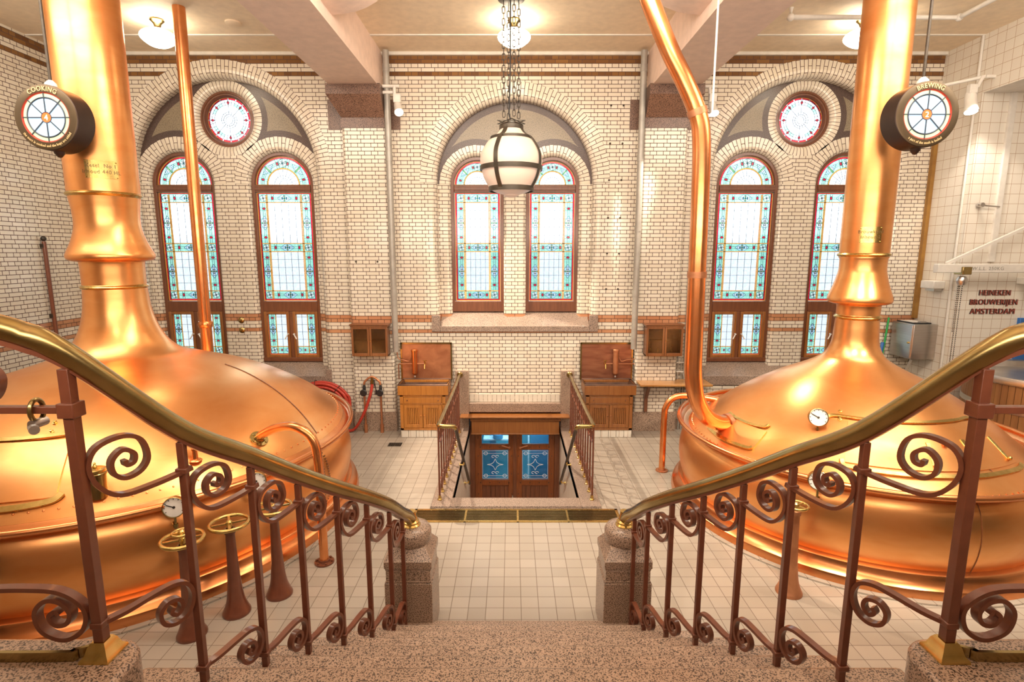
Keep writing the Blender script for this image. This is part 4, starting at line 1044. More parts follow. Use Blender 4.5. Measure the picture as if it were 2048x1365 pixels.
for a, r in ((-78, 1.58), (-61.5, 1.60), (-94, 1.60)):
    p, n_ = on_dome(CRK, RDOME, a, r, .016); q, n2 = on_dome(CRK, RDOME, a + 1.5, r - .20, .016)
    mb = MB(); mb.bar(p, q, .045, .012, tuple(n_)); mb.sphere(tuple(p + n_ * .015), .022, 10, 6); mb.build('latch', 'brass', RK, bevel=.003)
p, n_ = on_dome(CRK, RDOME, -72.3, 1.42, .014); MB().lathe([(.014, 0), (.012, .03), (.03, .045), (.032, .06), (.02, .075), (0, .078)], (0, 0, 0), 16, mat=frame_at(p, n_)).build('hatch_knob', 'brass', RK)
p, n_ = on_dome(CRK, RDOME, -86, 1.42, .014); MB().lathe([(.014, 0), (.012, .02), (.028, .03), (0, .05)], (0, 0, 0), 16, mat=frame_at(p, n_)).build('hatch_knob', 'copper_pipe', RK)
for a, r in ((-126, 1.12), (-125.5, 1.22)):
    p, n_ = on_dome(CRK, RDOME, a, r); MB().lathe([(.022, 0), (.022, .012), (.012, .014), (.012, .028), (0, .03)], (0, 0, 0), 6, mat=frame_at(p, n_)).build('hatch_bolt', 'brass', RK)
p, n_ = on_dome(CRK, RDOME, -133.4, 1.38); gauge(RK, p, p + Vector((0, 0, .04)), (-.35, -1, .25), .098)
body_gauge(RK, CRK, -127.5, 1.98, .80, .92, .094)
# bent pipes between kettles and floor
def overflow(label, c, dome, az, r, path, foot):
    p, n_ = on_dome(c, dome, az, r)
    root = thing('overflow_pipe', label, 'pipe', (foot[0], foot[1], 0))
    pts = catmull([p, p + n_ * .06] + path + [(foot[0], foot[1], .6), (foot[0], foot[1], .02)], 8)
    MB().tube(pts, .045, 16).build('pipe', 'copper_pipe', root)
    mt = frame_at(p, n_); m = MB().lathe([(0, -.01), (.095, -.01), (.095, .014), (.06, .016), (.052, .045), (0, .045)], (0, 0, 0), 24, mat=mt)
    for k in range(6):
        a = k * PI / 3; m.lathe([(.013, .012), (.013, .024), (0, .026)], (0, 0, 0), 6, mat=mt @ Matrix.Translation((.076 * math.cos(a), .076 * math.sin(a), 0)))
    m.build('upper_flange', 'brass_old', root)
    m = MB().lathe([(0, 0), (.10, 0), (.10, .015), (.06, .018), (.055, .04), (0, .04)], (foot[0], foot[1], 0), 24)
    for k in range(6): a = k * PI / 3; m.lathe([(.014, .014), (.014, .028), (0, .03)], (foot[0] + .08 * math.cos(a), foot[1] + .08 * math.sin(a), 0), 6)
    m.build('floor_flange', 'iron_red', root)
overflow('bent copper pipe rising from the floor to a flange on the large kettle', CLK, LDOME, -25.6, 2.26, [(-2.50, 5.42, 1.40), (-2.26, 5.30, 1.46), (-2.07, 5.26, 1.36), (-2.01, 5.25, 1.10)], (-2.01, 5.25))
r_ = thing('overflow_pipe', 'bent copper pipe standing on the floor behind the smaller kettle', 'pipe', (2.17, 7.67, 0))
MB().tube(catmull([(2.17, 7.67, .02), (2.17, 7.67, .80), (2.19, 7.67, .98), (2.28, 7.66, 1.11), (2.43, 7.63, 1.16), (2.7, 7.55, 1.15), (2.95, 7.45, 1.12)], 8), .045, 16).build('pipe', 'copper_pipe', r_)
MB().lathe([(0, 0), (.09, 0), (.09, .015), (.055, .02), (.05, .04), (0, .04)], (2.17, 7.67, 0), 24).build('floor_flange', 'copper_dark', r_)
# vertical copper pipes
t = thing('copper_pipe', 'slim copper pipe from the ceiling down behind the large kettle', 'pipe', (-4.50, 7.95, 6.4))
MB().cyl((-4.53, 7.95, 6.46), (-4.56, 7.95, 1.55), .080, 20).build('pipe', 'copper_pipe', t)
MB().lathe([(0, 2.11), (.09, 2.11), (.10, 2.14), (.10, 2.17), (.09, 2.2), (0, 2.2)], (-4.557, 7.95, 0), 24).build('pipe_joint', 'copper_pipe', t)
t = thing('copper_pipe', 'thick swan-neck copper pipe from the ceiling into the small hatch of the smaller kettle', 'pipe', (2.0, 6.25, 4))
bp = [(1.19, 6.2, 6.41), (1.27, 6.2, 6.15), (1.39, 6.2, 5.81), (1.62, 6.2, 5.32), (1.80, 6.2, 5.0), (1.95, 6.2, 4.69), (2.01, 6.2, 4.40), (2.03, 6.2, 3.77), (2.04, 6.2, 2.95), (2.05, 6.2, 2.2), (2.06, 6.2, 1.80), (2.12, 6.22, 1.50), (2.26, 6.29, 1.28), (2.42, 6.37, 1.17), (2.57, 6.44, 1.13)]
MB().tube(catmull(bp, 8), .098, 22).build('pipe', 'copper_pipe', t)
for i, zz in ((5, 0), (8, 0)):
    p = Vector(bp[i]); d = (Vector(bp[i + 1]) - Vector(bp[i - 1])).normalized(); MB().cyl(p - d * .035, p + d * .035, .107, 24).build('pipe_joint', 'copper_dark', t)
MB().lathe([(.0, -.02), (.115, -.02), (.115, .03), (.04, .035), (.03, .08), (0, .08)], (0, 0, 0), 20, mat=frame_at(Vector((2.60, 6.45, 1.13)), Vector((.9, .3, .1)))).build('pipe_end', 'copper_dark', t)
# valve pedestals with brass handwheels
def valve(label, x, y, zw, small=False, wheel2=False):
    root = thing('valve_pedestal', label, 'valve', (x, y, 0), 'floor valve pedestals')
    MB().lathe(smooth2([(.118, 0), (.118, .02), (.100, .06), (.075, .14), (.058, .28), (.046, .5), (.038, zw - .10), (.046, zw - .09), (.046, zw - .05), (.03, zw - .045)], 4), (x, y, 0), 28).build('pedestal', 'iron_red' if not small else 'copper_dark', root)
    def wheel(z, R):
        m = MB().tube([(x + R * math.cos(a), y + R * math.sin(a), z) for a in [2 * PI * i / 32 for i in range(32)]], R * .09 + .004, 10, closed=True)
        for k in range(4):
            a = k * PI / 2 + .5; m.bar((x, y, z), (x + R * math.cos(a), y + R * math.sin(a), z), .02, .012)
        m.lathe([(0, -.05), (.022, -.05), (.028, -.01), (.028, .015), (.014, .03), (0, .03)], (x, y, z), 14); m.build('handwheel', 'brass', root)
    wheel(zw, .155 if not small else .10)
    if wheel2: wheel(zw + .06, .07)
valve('red-brown floor valve pedestal with two stacked brass handwheels, nearest the stair', -2.76, 4.16, .87, wheel2=True)
valve('red-brown floor valve pedestal with one brass handwheel, second from the stair', -2.525, 4.45, .86)
valve('red-brown floor valve pedestal with one brass handwheel, third from the stair', -2.25, 4.71, .88)
valve('copper-brown floor valve pedestal with brass handwheel beside the smaller kettle', 2.585, 4.74, .885, small=True)
# ------------------------------------------------------------ wash stands at the back wall
def washstand(x0, x1, label, wood, flip):
    """x0..x1 basin width"""
    root = thing('wash_stand', label, 'sink cabinet', ((x0 + x1) / 2, 9.35, 0), 'wash stands at the back wall')
    yf, yb = 9.12, 9.60; a, b = x0 + .03, x1 - .05
    mb = MB(); nt = 6
    for k in range(nt): mb.box(a + (b - a) * k / nt + .003, a + (b - a) * (k + 1) / nt - .003, yf + .03, yb, 0, .135)
    mb.build('tile_plinth', 'sqtile', root, bevel=.003)
    c = MB(); c.box(a, b, yf + .02, yb, .135, .16).box(a, a + .02, yf + .02, yb, .16, .76).box(b - .02, b, yf + .02, yb, .16, .76).box(a, b, yb - .02, yb, .16, .76).box(a, b, yf + .02, yb, .60, .62)
    for q in ((a, a + .06), (b - .06, b)): c.box(q[0], q[1], yf + .012, yf + .05, .135, .77)
    c.box(a, b, yf + .012, yf + .05, .735, .77).box(a, b, yf + .012, yf + .05, .595, .615).box(a, b, yf + .012, yf + .05, .135, .175)
    c.build('carcass', wood, root, bevel=.004)
    MB().box(x0, x1, yf - .005, yf + .025, .765, .935).box(x0, x0 + .03, yf, yb, .765, .935).box(x1 - .03, x1, yf, yb, .765, .935).box(x0, x1, yb - .03, yb, .765, .935).build('basin_surround', wood, root, bevel=.006)
    d = MB().box(a + .065, b - .065, yf + .008, yf + .04, .62, .73); dr_ = d.build('drawer', wood, root, bevel=.005)
    k = MB()
    for t in (.16, .84): k.sphere((a + (b - a) * t, yf + .004, .672), .012, 8, 6)
    k.build('drawer_knob', 'wood_red', dr_)
    mid = (a + b) / 2
    for s, (p, q) in enumerate(((a + .065, mid - .004), (mid + .004, b - .065))):
        m = MB(); y0, y1 = yf + .004, yf + .035
        m.frame(p, q, .18, .59, .055, .055, .065, .055, y0, y1)
        n = 7; w = (q - p - .11) / n
        for i in range(n): m.box(p + .055 + w * i + .003, p + .055 + w * (i + 1) - .003, y0 + .012, y1, .245, .535)
        do = m.build('cabinet_door', wood, root, bevel=.003)
        MB().sphere(((q - .025) if s == 0 else (p + .025), y0 - .012, .40), .014, 10, 6).build('door_knob', wood, do)
    # copper trough with rolled rim
    m = MB(); i0, i1, j0, j1 = x0 + .028, x1 - .028, yf + .022, yb - .02
    top = [(i0, j0, .945), (i1, j0, .945), (i1, j1, .945), (i0, j1, .945)]; bot = [(i0 + .05, j0 + .05, .78), (i1 - .05, j0 + .05, .78), (i1 - .05, j1 - .03, .78), (i0 + .05, j1 - .03, .78)]
    o = len(m.v); m.v += top + bot
    for e in range(4): m.face((o + e, o + (e + 1) % 4, o + 4 + (e + 1) % 4, o + 4 + e))
    m.face((o + 4, o + 5, o + 6, o + 7))
    m.tube([(x0 + .005, yf + .005, .945), (x1 - .005, yf + .005, .945), (x1 - .005, yb - .01, .945), (x0 + .005, yb - .01, .945)], .014, 8, closed=True)
    m.build('copper_basin', 'basin', root)
    sx0, sx1 = (x0 + .0, x1 - .0); MB().box(sx0, sx1, 9.605, 9.645, .93, 1.585).build('splashback', 'splash_old' if flip else 'copper_dark', root)
    m = MB(); m.box(sx0 - .02, sx1 + .02, 9.595, 9.648, 1.58, 1.61).box(sx0 - .025, sx0, 9.595, 9.648, .93, 1.60).box(sx1, sx1 + .025, 9.595, 9.648, .93, 1.60); m.build('splash_frame', 'brass_old', root)
    # boiler tube, feed pipe and tap
    f = -1 if flip else 1; bx = (x0 + .23) if not flip else (x1 - .29)
    MB().lathe([(0, .02), (.02, .0), (.05, .03), (.05, .42), (.058, .425), (.058, .455), (.045, .47), (0, .475)], (bx, 9.535, 1.03), 22).build('water_heater', 'copper_dark' if flip else 'copper_pipe', root)
    MB().cyl((bx, 9.535, 1.03), (bx, 9.535, .985), .014, 10).sphere((bx, 9.535, 1.0), .02, 8, 6).build('drain_spout', 'steel', root)
    ex = x0 - .06 if not flip else x1 + .06
    MB().tube(catmull([(bx - f * .06, 9.56, 1.35), (bx - f * .10, 9.55, 1.28), (bx - f * .2, 9.55, 1.30), (ex, 9.56, 1.33), (ex - f * .02, 9.56, 1.46)], 6), .009, 8).build('gas_pipe', 'copper_dark', root)
    MB().tube([(ex, 9.56, .95), (ex, 9.56, 1.215), (ex + f * .015, 9.56, 1.23), (bx + f * .17, 9.56, 1.23)], .010, 8).build('water_pipe', 'copper_dark', root)
    tx = bx + f * .19
    MB().cyl((tx, 9.60, 1.23), (tx, 9.46, 1.23), .016, 10).cyl((tx, 9.47, 1.235), (tx, 9.45, 1.16), .013, 10).cyl((tx, 9.51, 1.24), (tx, 9.51, 1.30), .010, 8).bar((tx - .035, 9.51, 1.30), (tx + .035, 9.51, 1.30), .014, .012).build('tap', 'brass', root)
washstand(-2.02, -1.15, 'orange oak wash stand with bright copper splashback, on the hose side of the stairwell', 'wood', False)
washstand(1.20, 2.09, 'browner oak wash stand with dark copper splashback beside the wooden shelf', 'wood_mid', True)
# glazed wall cabinets
def wallcab(x0, x1, label, lit):
    root = thing('wall_cabinet', label, 'cabinet', ((x0 + x1) / 2, 9.4, 1.42), 'glazed wall cabinets'); y0, y1, z0, z1 = 9.30, 9.50, 1.42, 1.93
    c = MB().box(x0, x1, y1 - .015, y1, z0, z1).box(x0, x0 + .02, y0, y1, z0, z1).box(x1 - .02, x1, y0, y1, z0, z1).box(x0, x1, y0, y1, z0, z0 + .025).box(x0, x1, y0, y1, z1 - .02, z1)
    c.box(x0 - .015, x1 + .015, y0 - .02, y1, z1, z1 + .03).box(x0 - .03, x1 + .03, y0 - .035, y1, z1 + .03, z1 + .045)
    c.box(x0 + .02, x1 - .02, y0 + .05, y1 - .02, 1.68, 1.69); c.build('carcass', 'wood_cab', root, bevel=.004)
    m = (x0 + x1) / 2
    for p, q in ((x0, m - .002), (m + .002, x1)):
        d = MB(); w = .036; d.frame(p, q, z0, z1, w, w, w + .02, w, y0 - .022, y0)
        do = d.build('cabinet_door', 'wood_cab', root, bevel=.004)
        MB().box(p + w, q - w, y0 - .012, y0 - .008, z0 + w + .02, z1 - w).build('door_pane', 'g_cab', do)
        if q > m: MB().lathe([(0, 0), (.008, 0), (.008, .02), (0, .02)], (m + .02, y0 - .045, 1.68), 10).build('lock', 'brass', do)
    return root
wallcab(-2.82, -2.20, 'glazed brown wall cabinet above the standpipe with the red hose', False)
wallcab(2.27, 2.90, 'glazed brown wall cabinet above the wooden shelf, with white tubes inside', True)
for i, (x, z) in enumerate(((2.37, 1.52), (2.50, 1.52), (2.74, 1.53))):
    t = thing('glass_tube', ['white measuring tube in the cabinet above the shelf, first from the pipe', 'white measuring tube in the cabinet above the shelf, middle one', 'white measuring tube in the cabinet above the shelf, behind the locked door'][i], 'tube', (x, 9.38, z - .055), 'measuring tubes')
    MB().cyl((x, 9.38, z - .055), (x, 9.38, z + .03), .012, 10).build('tube', 'dial', t); MB().cyl((x, 9.38, z + .03), (x, 9.38, z + (.05 if i < 2 else .24)), .004, 6).build('stem', 'brass', t)
# standpipe with black valves, red hose and hose coil
t = thing('standpipe', 'copper standpipe arch with two black valves beside the wash stand', 'standpipe', (-2.53, 9.42, 0))
xa, xb, y = -2.675, -2.385, 9.42
MB().tube(catmull([(xa, y, .02), (xa, y, .5), (xa, y, .86), (xa + .03, y, .95), (xa + .145, y, 1.025), (xb - .03, y, .95), (xb, y, .86), (xb, y, .5), (xb, y, .02)], 7), .019, 12).build('pipe', 'copper_dark', t)
for x in (xa, xb):
    MB().cyl((x, y, 0), (x, y, .15), .032, 16).build('pipe_sleeve', 'copper_dark', t)
    MB().cyl((x, y, .70), (x, y, .82), .028, 14).lathe([(0, 0), (.05, 0), (.062, .012), (.062, .03), (.05, .042), (0, .042)], (x, y - .04, .745), 16, mat=Matrix.Rotation(PI / 2, 4, 'X')).lathe([(0, 0), (.03, 0), (.02, .06), (0, .06)], (x, y, .82), 12).build('valve', 'rubber', t)
MB().cyl((-2.53, y, 1.02), (-2.53, y, .92), .024, 12).cyl((-2.53, y - .01, .96), (-2.53, y - .01, .90), .03, 12).build('hose_coupling', 'brass_old', t)
MB().cyl((-2.50, y + .02, .96), (-2.47, y + .02, .76), .008, 8).lathe([(0, 0), (.02, 0), (.014, .08), (0, .08)], (-2.47, y + .02, .70), 10).build('thermometer', 'rubber', t)
t = thing('hose', 'long red rubber hose coiled on the wall and led to the standpipe', 'hose', (-3.47, 9.5, .35))
hc = []; cx, cz = -3.47, .45; N = 7
for k in range(N * 26):
    a = PI * .0 - 2 * PI * k / 26; f = k / (N * 26); rr = .36 + .15 * ((k * 0.37) % 1 * 0 + f); yy = 9.54 - .035 * ((k // 26) % 3) - .02 * math.sin(a)
    hc.append((cx + rr * math.cos(a), yy, cz + .9 * rr * math.sin(a)))
hc += [(cx + .50, 9.44, .20), (cx + .44, 9.42, .05), (cx + .56, 9.40, .045), (-2.80, 9.38, .16), (-2.66, 9.36, .42), (-2.57, 9.38, .68), (-2.535, 9.405, .84), (-2.53, 9.41, .92)]
MB().tube(catmull(hc, 3), .026, 10).build('hose_tube', 'hose', t)
m = MB()
for a in (.9, 1.75, 2.4): m.tube([(cx + .44 * math.cos(a) + .10 * math.cos(a) * math.cos(b_), 9.50 + .085 * math.sin(b_), cz + .40 * math.sin(a) + .10 * math.sin(a) * math.cos(b_)) for b_ in [2 * PI * i / 14 for i in range(14)]], .006, 6, closed=True)
m.build('hose_ties', 'iron', t)
# drain pipes and conduits
def vpipe(name, label, x, y, z0, z1, r, mat, joints=(), cat='pipe', x1=None):
    t = thing(name, label, cat, (x, y, z0)); MB().cyl((x, y, z0), (x if x1 is None else x1, y, z1), r, 18).build('pipe', mat, t)
    for z in joints:
        xx = x + ((x1 if x1 is not None else x) - x) * (z - z0) / (z1 - z0); MB().cyl((xx, y, z - .05), (xx, y, z + .05), r * 1.14, 18).build('pipe_joint', mat, t)
vpipe('drain_pipe', 'grey vertical drain pipe ending above the bright copper splashback', -2.095, 9.44, 1.47, 6.42, .052, 'zinc', (6.15, 4.75, 3.6, 2.5))
vpipe('drain_pipe', 'grey vertical drain pipe ending above the dark copper splashback', 2.09, 9.44, 1.52, 6.42, .052, 'zinc', (6.15, 4.75, 3.6, 2.5))
t = thing('conduit', 'thin grey conduit running down the wall beside the thick swan-neck pipe', 'conduit', (3.05, 9.6, 0)); m = MB().cyl((3.05, 9.62, .34), (3.05, 9.62, 5.5), .016, 10)
for z in (1.2, 1.9, 2.6, 3.3, 4.0, 4.7): m.box(3.025, 3.075, 9.62, 9.65, z - .02, z + .02)
m.build('pipe', 'zinc', t)
t = thing('iron_rod', 'dark red iron rod fixed upright on the side wall behind the large kettle chimney', 'rod', (-7.38, 8.66, 1.9)); MB().cyl((-7.37, 8.66, 1.6), (-7.37, 8.66, 3.37), .03, 12).build('rod', 'iron_red', t)
m = MB()
for z in (2.2, 3.3): m.box(-7.42, -7.36, 8.63, 8.69, z - .03, z + .03)
m.sphere((-7.37, 8.66, 3.41), .04, 10, 6).build('rod_fixing', 'iron', t)
for i, z in enumerate((1.98, 1.80)):
    t = thing('wall_boss', ['round brass wall boss on the pier behind the large kettle, upper one', 'round brass wall boss on the pier behind the large kettle, lower one'][i], 'boss', (-4.97, 9.84, z), 'brass wall bosses')
    MB().lathe([(0, 0), (.05, 0), (.055, .015), (.04, .03), (.018, .035), (.012, .05), (0, .05)], (-4.97, 9.85, z), 20, mat=Matrix.Rotation(PI / 2, 4, 'X')).build('boss', 'brass_old', t)
# wooden shelf with brackets
t = thing('wall_shelf', 'polished wooden wall shelf on two brackets beside the browner wash stand', 'shelf', (2.7, 9.4, .9))
MB().box(2.17, 3.42, 9.16, 9.50, .905, .94).box(2.9, 3.42, 9.50, 9.64, .905, .94).build('board', 'wood_top', t, bevel=.006)
for x, yb in ((2.34, 9.49), (3.16, 9.64)):
    MB().prism([(yb, .905), (9.22, .905), (9.26, .85), (yb - .07, .62), (yb - .07, .38), (yb, .38)], 'x', x - .03, x + .03).build('bracket', 'wood_red', t, bevel=.005)
t = thing('rod_rack', 'three upright steel rods in a small wall rack over the shelf', 'rack', (3.0, 9.6, .94))
m = MB().cyl((2.93, 9.60, .942), (2.93, 9.60, 1.50), .014, 10).cyl((3.0, 9.60, .942), (2.99, 9.60, 1.33), .012, 10).cyl((3.06, 9.58, .942), (2.98, 9.60, 1.16), .012, 10); m.build('rods', 'zinc', t)
for z in (1.07, 1.24): MB().box(2.90, 3.03, 9.58, 9.65, z, z + .02).build('rack_clip', 'white', t)
t = thing('pipe_cluster', 'thin copper and steel pipes on the wall below the wooden shelf', 'pipes', (3.0, 9.58, 0)); m = MB()
for x, h in ((2.98, .86), (3.03, .80), (3.24, .86), (3.29, .86)): m.cyl((x, 9.57, 0), (x, 9.57, h), .014, 10)
m.box(2.95, 3.32, 9.56, 9.60, .20, .22).build('pipes', 'zinc', t)
# floor drain in the tiles
t = thing('floor_drain', 'square dark floor drain among the tiles before the bright wash stand', 'drain', (-2.02, 8.78, 0)); MB().box(-2.13, -1.91, 8.70, 8.86, 0, .006).build('frame', 'iron', t)
m = MB()
for k in range(6): m.box(-2.11 + .035 * k, -2.092 + .035 * k, 8.715, 8.845, .006, .008)
m.build('slats', 'dark', t)
# ------------------------------------------------------------ lamps
def ceiling_lamp(x, y, label):
    t = thing('ceiling_lamp', label, 'lamp', (x, y, CEIL), 'ceiling lamps')
    MB().lathe([(0, 0), (.085, 0), (.095, -.02), (.07, -.045), (.055, -.06), (.04, -.10), (.075, -.125), (.08, -.14), (.06, -.14)], (x, y, CEIL), 24).build('gallery', 'brass_old', t)
    MB().lathe(smooth2([(.075, -.13), (.12, -.145), (.20, -.185), (.235, -.23), (.215, -.28), (.13, -.345), (.05, -.37), (0, -.373)], 4), (x, y, CEIL), 36).build('glass_shade', 'lampglass', t, ang=80)
ceiling_lamp(-5.08, 8.35, 'lit white schoolhouse ceiling lamp between the wide chimney and the slim copper pipe')
ceiling_lamp(-.02, 8.35, 'lit white schoolhouse ceiling lamp behind the chains of the globe pendant')
ceiling_lamp(4.93, 8.35, 'lit white schoolhouse ceiling lamp half hidden behind the slim chimney')
GX, GY = -.06, 7.62
t = thing('globe_pendant', 'large opal glass globe pendant in an iron cage hanging on four chains', 'lamp', (GX, GY, CEIL))
MB().lathe([(0, 0), (.19, 0), (.19, -.02), (.17, -.055), (.10, -.075), (0, -.08)], (GX, GY, CEIL), 32).build('canopy', 'bronze', t)
zt = 4.86
MB().lathe(smooth2([(.13, zt), (.145, zt - .04), (.20, zt - .11), (.27, zt - .155)], 4), (GX, GY, 0), 48).build('upper_glass', 'opal', t, ang=80)
MB().lathe(smooth2([(.255, zt - .165), (.32, zt - .21), (.40, zt - .34), (.418, zt - .45), (.405, zt - .53)], 5) + smooth2([(.40, zt - .56), (.365, zt - .68), (.295, zt - .80)], 4), (GX, GY, 0), 48).build('globe_glass', 'opal', t, ang=80)
MB().lathe(smooth2([(.275, zt - .825), (.20, zt - .86), (.11, zt - .885), (.10, zt - .90), (.06, zt - .92), (0, zt - .925)], 4), (GX, GY, 0), 36).build('bottom_glass', 'opal', t, ang=80)
for r, z, h in ((.152, zt - .02, .05), (.272, zt - .16, .035), (.412, zt - .545, .06), (.296, zt - .81, .075)):
    MB().lathe([(r - .006, h / 2), (r + .008, h / 2), (r + .010, 0), (r + .008, -h / 2), (r - .006, -h / 2)], (GX, GY, z), 48).build('cage_ring', 'bronze', t)
for k in range(4):
    a = math.radians(-118 + 90 * k); ca, sa = math.cos(a), math.sin(a)
    pf = smooth2([(.15, zt - .01), (.165, zt - .06), (.21, zt - .11), (.275, zt - .15), (.335, zt - .21), (.412, zt - .34), (.430, zt - .45), (.42, zt - .545), (.378, zt - .68), (.303, zt - .81)], 5)
    MB().tube([(GX + r * ca, GY + r * sa, z) for r, z in pf], .028, sec=[(1, .18), (-1, .18), (-1, -.18), (1, -.18)], up=(-sa, ca, 0)).build('cage_strap', 'bronze', t)
MB().lathe([(0, zt + .07), (.05, zt + .07), (.07, zt + .045), (.13, zt + .03), (.15, zt + .015), (0, zt + .01)], (GX, GY, 0), 32).build('cap', 'bronze', t)
m = MB()
for k in range(2):
    P = [(GX + .21 * math.cos(a), GY + .21 * math.sin(a), zt + .05) for a in [PI / 2 + k * PI + i * 2 * PI / 3 + PI / 6 * 0 for i in range(3)]]
    for i in range(3): m.bar(P[i], P[(i + 1) % 3], .012, .008)
m.build('star_frame', 'bronze', t)
for k in range(4):
    a = math.radians(20 + 90 * k); x, y = GX + .105 * math.cos(a), GY + .105 * math.sin(a); m = MB(); L = .088; n = int((CEIL - .07 - zt - .06) / (L * .80))
    for i in range(n):
        z = CEIL - .075 - i * L * .80 - L / 2; ang = 0 if i % 2 else PI / 2
        pts = []
        for j in range(12):
            b_ = 2 * PI * j / 12; u, w = .019 * math.cos(b_), (.024 if math.sin(b_) > 0 else -.024) + .019 * math.sin(b_)
            pts.append((x + u * math.cos(ang), y + u * math.sin(ang), z + w))
        m.tube(pts, .0058, 6, closed=True)
    m.build('chain', 'iron', t)
MB().tube([(GX - .01, GY, CEIL - .05), (GX - .012, GY, 5.6), (GX - .03, GY, 5.0), (GX, GY, zt + .06)], .009, 8).build('cable', 'rubber', t)
def spotlamp(label, arm, head, direction, r=.075, L=.24):
    t = thing('spotlight', label, 'spotlight', head); d = Vector(direction).normalized(); h = Vector(head)
    m = MB()
    for p, q in arm: m.cyl(p, q, .026, 12)
    m.build('arm', 'white', t)
    m = MB().lathe([(0, -L * .5), (r * .7, -L * .5), (r * .8, -L * .3), (r * .85, L * .2), (r, L * .5), (r * .88, L * .5), (r * .8, L * .3), (0, L * .3)], (0, 0, 0), 24, mat=frame_at(h, d)); m.build('lamp_head', 'white', t)
    MB().lathe([(0, L * .46), (r * .5, L * .44), (r * .84, L * .34)], (0, 0, 0), 20, mat=frame_at(h, d)).build('bulb', 'bulb', t)
    q = h - d * L * .4; MB().box(q.x - .06, q.x + .06, q.y - .06, q.y + .02, q.z + .02, q.z + .15).build('driver_box', 'white', t, bevel=.01)
spotlamp('white spotlight on a bar beside the grey drain pipe, shining down', [((-2.15, 9.38, 5.86), (-1.88, 9.38, 5.86)), ((-2.15, 9.40, 5.77), (-1.94, 9.40, 5.77)), ((-1.96, 9.38, 5.86), (-1.95, 9.36, 5.68))], (-1.885, 9.28, 5.50), (.25, -.75, -.85))
spotlamp('white spotlight half hidden behind the thick swan-neck pipe', [((2.98, 9.40, 5.86), (3.28, 9.40, 5.86)), ((3.16, 9.40, 5.86), (3.17, 9.38, 5.70))], (3.20, 9.30, 5.50), (.05, -.6, -.85))
spotlamp('white spotlight under a white bar on the square-tiled side wall', [((6.55, 8.86, 5.72), (6.98, 8.62, 5.78)), ((6.98, 8.62, 5.78), (7.13, 8.62, 5.78)), ((6.95, 8.62, 5.78), (6.86, 8.6, 5.62))], (6.78, 8.58, 5.40), (-.12, -.35, -1), .095, .30)
t = thing('pipe_hanger', 'thin white rod from the ceiling holding the joint of the thick swan-neck pipe', 'rod', (2.10, 6.2, 4.7)); MB().cyl((2.11, 6.2, 4.66), (2.11, 6.2, CEIL), .011, 10).box(2.03, 2.12, 6.18, 6.22, 4.64, 4.67).build('rod', 'white', t)
t = thing('ceiling_pipe', 'white square-cornered pipe loop below the ceiling above the smaller kettle', 'pipe', (4.8, 8.0, 6.34)); m = MB(); z = 6.34; Yp = 7.98
m.tube([(3.72, Yp, CEIL), (3.72, Yp, z), (6.0, Yp, z), (6.0, 4.0, z)], .032, 12); m.tube([(4.83, Yp, z), (4.83, 4.0, z)], .045, 12)
for x in (3.72, 4.83, 6.0): m.sphere((x, Yp, z), .05, 10, 6)
m.build('pipe', 'white', t)
t = thing('smoke_detector', 'small round ceiling fitting between the slim copper pipe and the beam', 'detector', (-4.05, 8.45, CEIL)); MB().lathe([(0, 0), (.11, 0), (.11, -.02), (.08, -.035), (0, -.035)], (-4.05, 8.45, CEIL), 28).build('cover', 'ceil', t)
# ------------------------------------------------------------ round hanging signs
def sign(x, z, y0, word, motto, num, label, face):
    t = thing('hanging_sign', label, 'sign', (x, y0, z), 'round hanging signs'); RX = Matrix.Rotation(PI / 2, 4, 'X'); R = .315; D = .24; c = (x, y0, z)
    MB().lathe([(R - .012, -.004), (R, -.012), (R, -D), (0, -D)], c, 72, mat=RX).build('drum', 'signside', t)
    MB().lathe([(.236, -.016), (.240, 0), (R - .012, 0), (R - .004, -.004)], c, 72, mat=RX).build('face_ring', face, t)
    MB().lathe([(.226, -.010), (.236, -.008), (.240, 0)], c, 72, mat=RX).build('red_ring', 'signred', t)
    MB().lathe([(.186, -.012), (.228, -.012)], c, 72, mat=RX).build('rim_glass', 'signrim', t)
    MB().lathe([(.045, -.012), (.186, -.012)], c, 72, mat=RX).build('pale_glass', 'signglass', t)
    m = MB().lathe([(.180, -.010), (.188, -.004), (.196, -.010)], c, 72, mat=RX)
    m.lathe([(.044, -.010), (.050, -.006), (.054, -.010)], c, 36, mat=RX)
    for k in range(8):
        a = k * PI / 4; m.bar((x + .05 * math.cos(a), y0 + .009, z + .05 * math.sin(a)), (x + .232 * math.cos(a), y0 + .008, z + .232 * math.sin(a)), .0085, .008, (0, 1, 0))
    m.build('spokes', 'lead', t)
    MB().lathe([(0, -.009), (.046, -.009)], c, 32, mat=RX).build('number_disc', 'signdisc', t)
    m = MB(); text_mesh(m, num, .075, lambda u, v, d: (x + u, y0 + .006 - d, z + v - .027), depth=.003); m.build('number', 'signnum', t)
    P = lambda u, v, d: (x + u, y0 - .002 - d, z + v)
    m = MB(); text_mesh(m, word, .062, P, depth=.008, bend=.250, sx=.88); m.build('word', 'gold', t)
    m = MB(); text_mesh(m, motto, .036, P, depth=.005, bend=.2865, sx=.80, up=False); m.build('motto', 'gold', t)
    ym = y0 + D / 2
    MB().cyl((x, ym, z + R), (x, ym, CEIL), .014, 12).build('rod', 'iron', t)
    MB().lathe([(0, .07), (.02, .07), (.05, .04), (.055, .01), (.04, -.01), (0, -.01)], (x, ym, z + R - .005), 20).build('rod_cap', 'white', t)
    MB().lathe([(0, -.05), (.018, -.045), (.045, -.01), (.05, .01), (0, .012)], (x, ym, z - R - .006), 16).build('finial', 'signside', t)
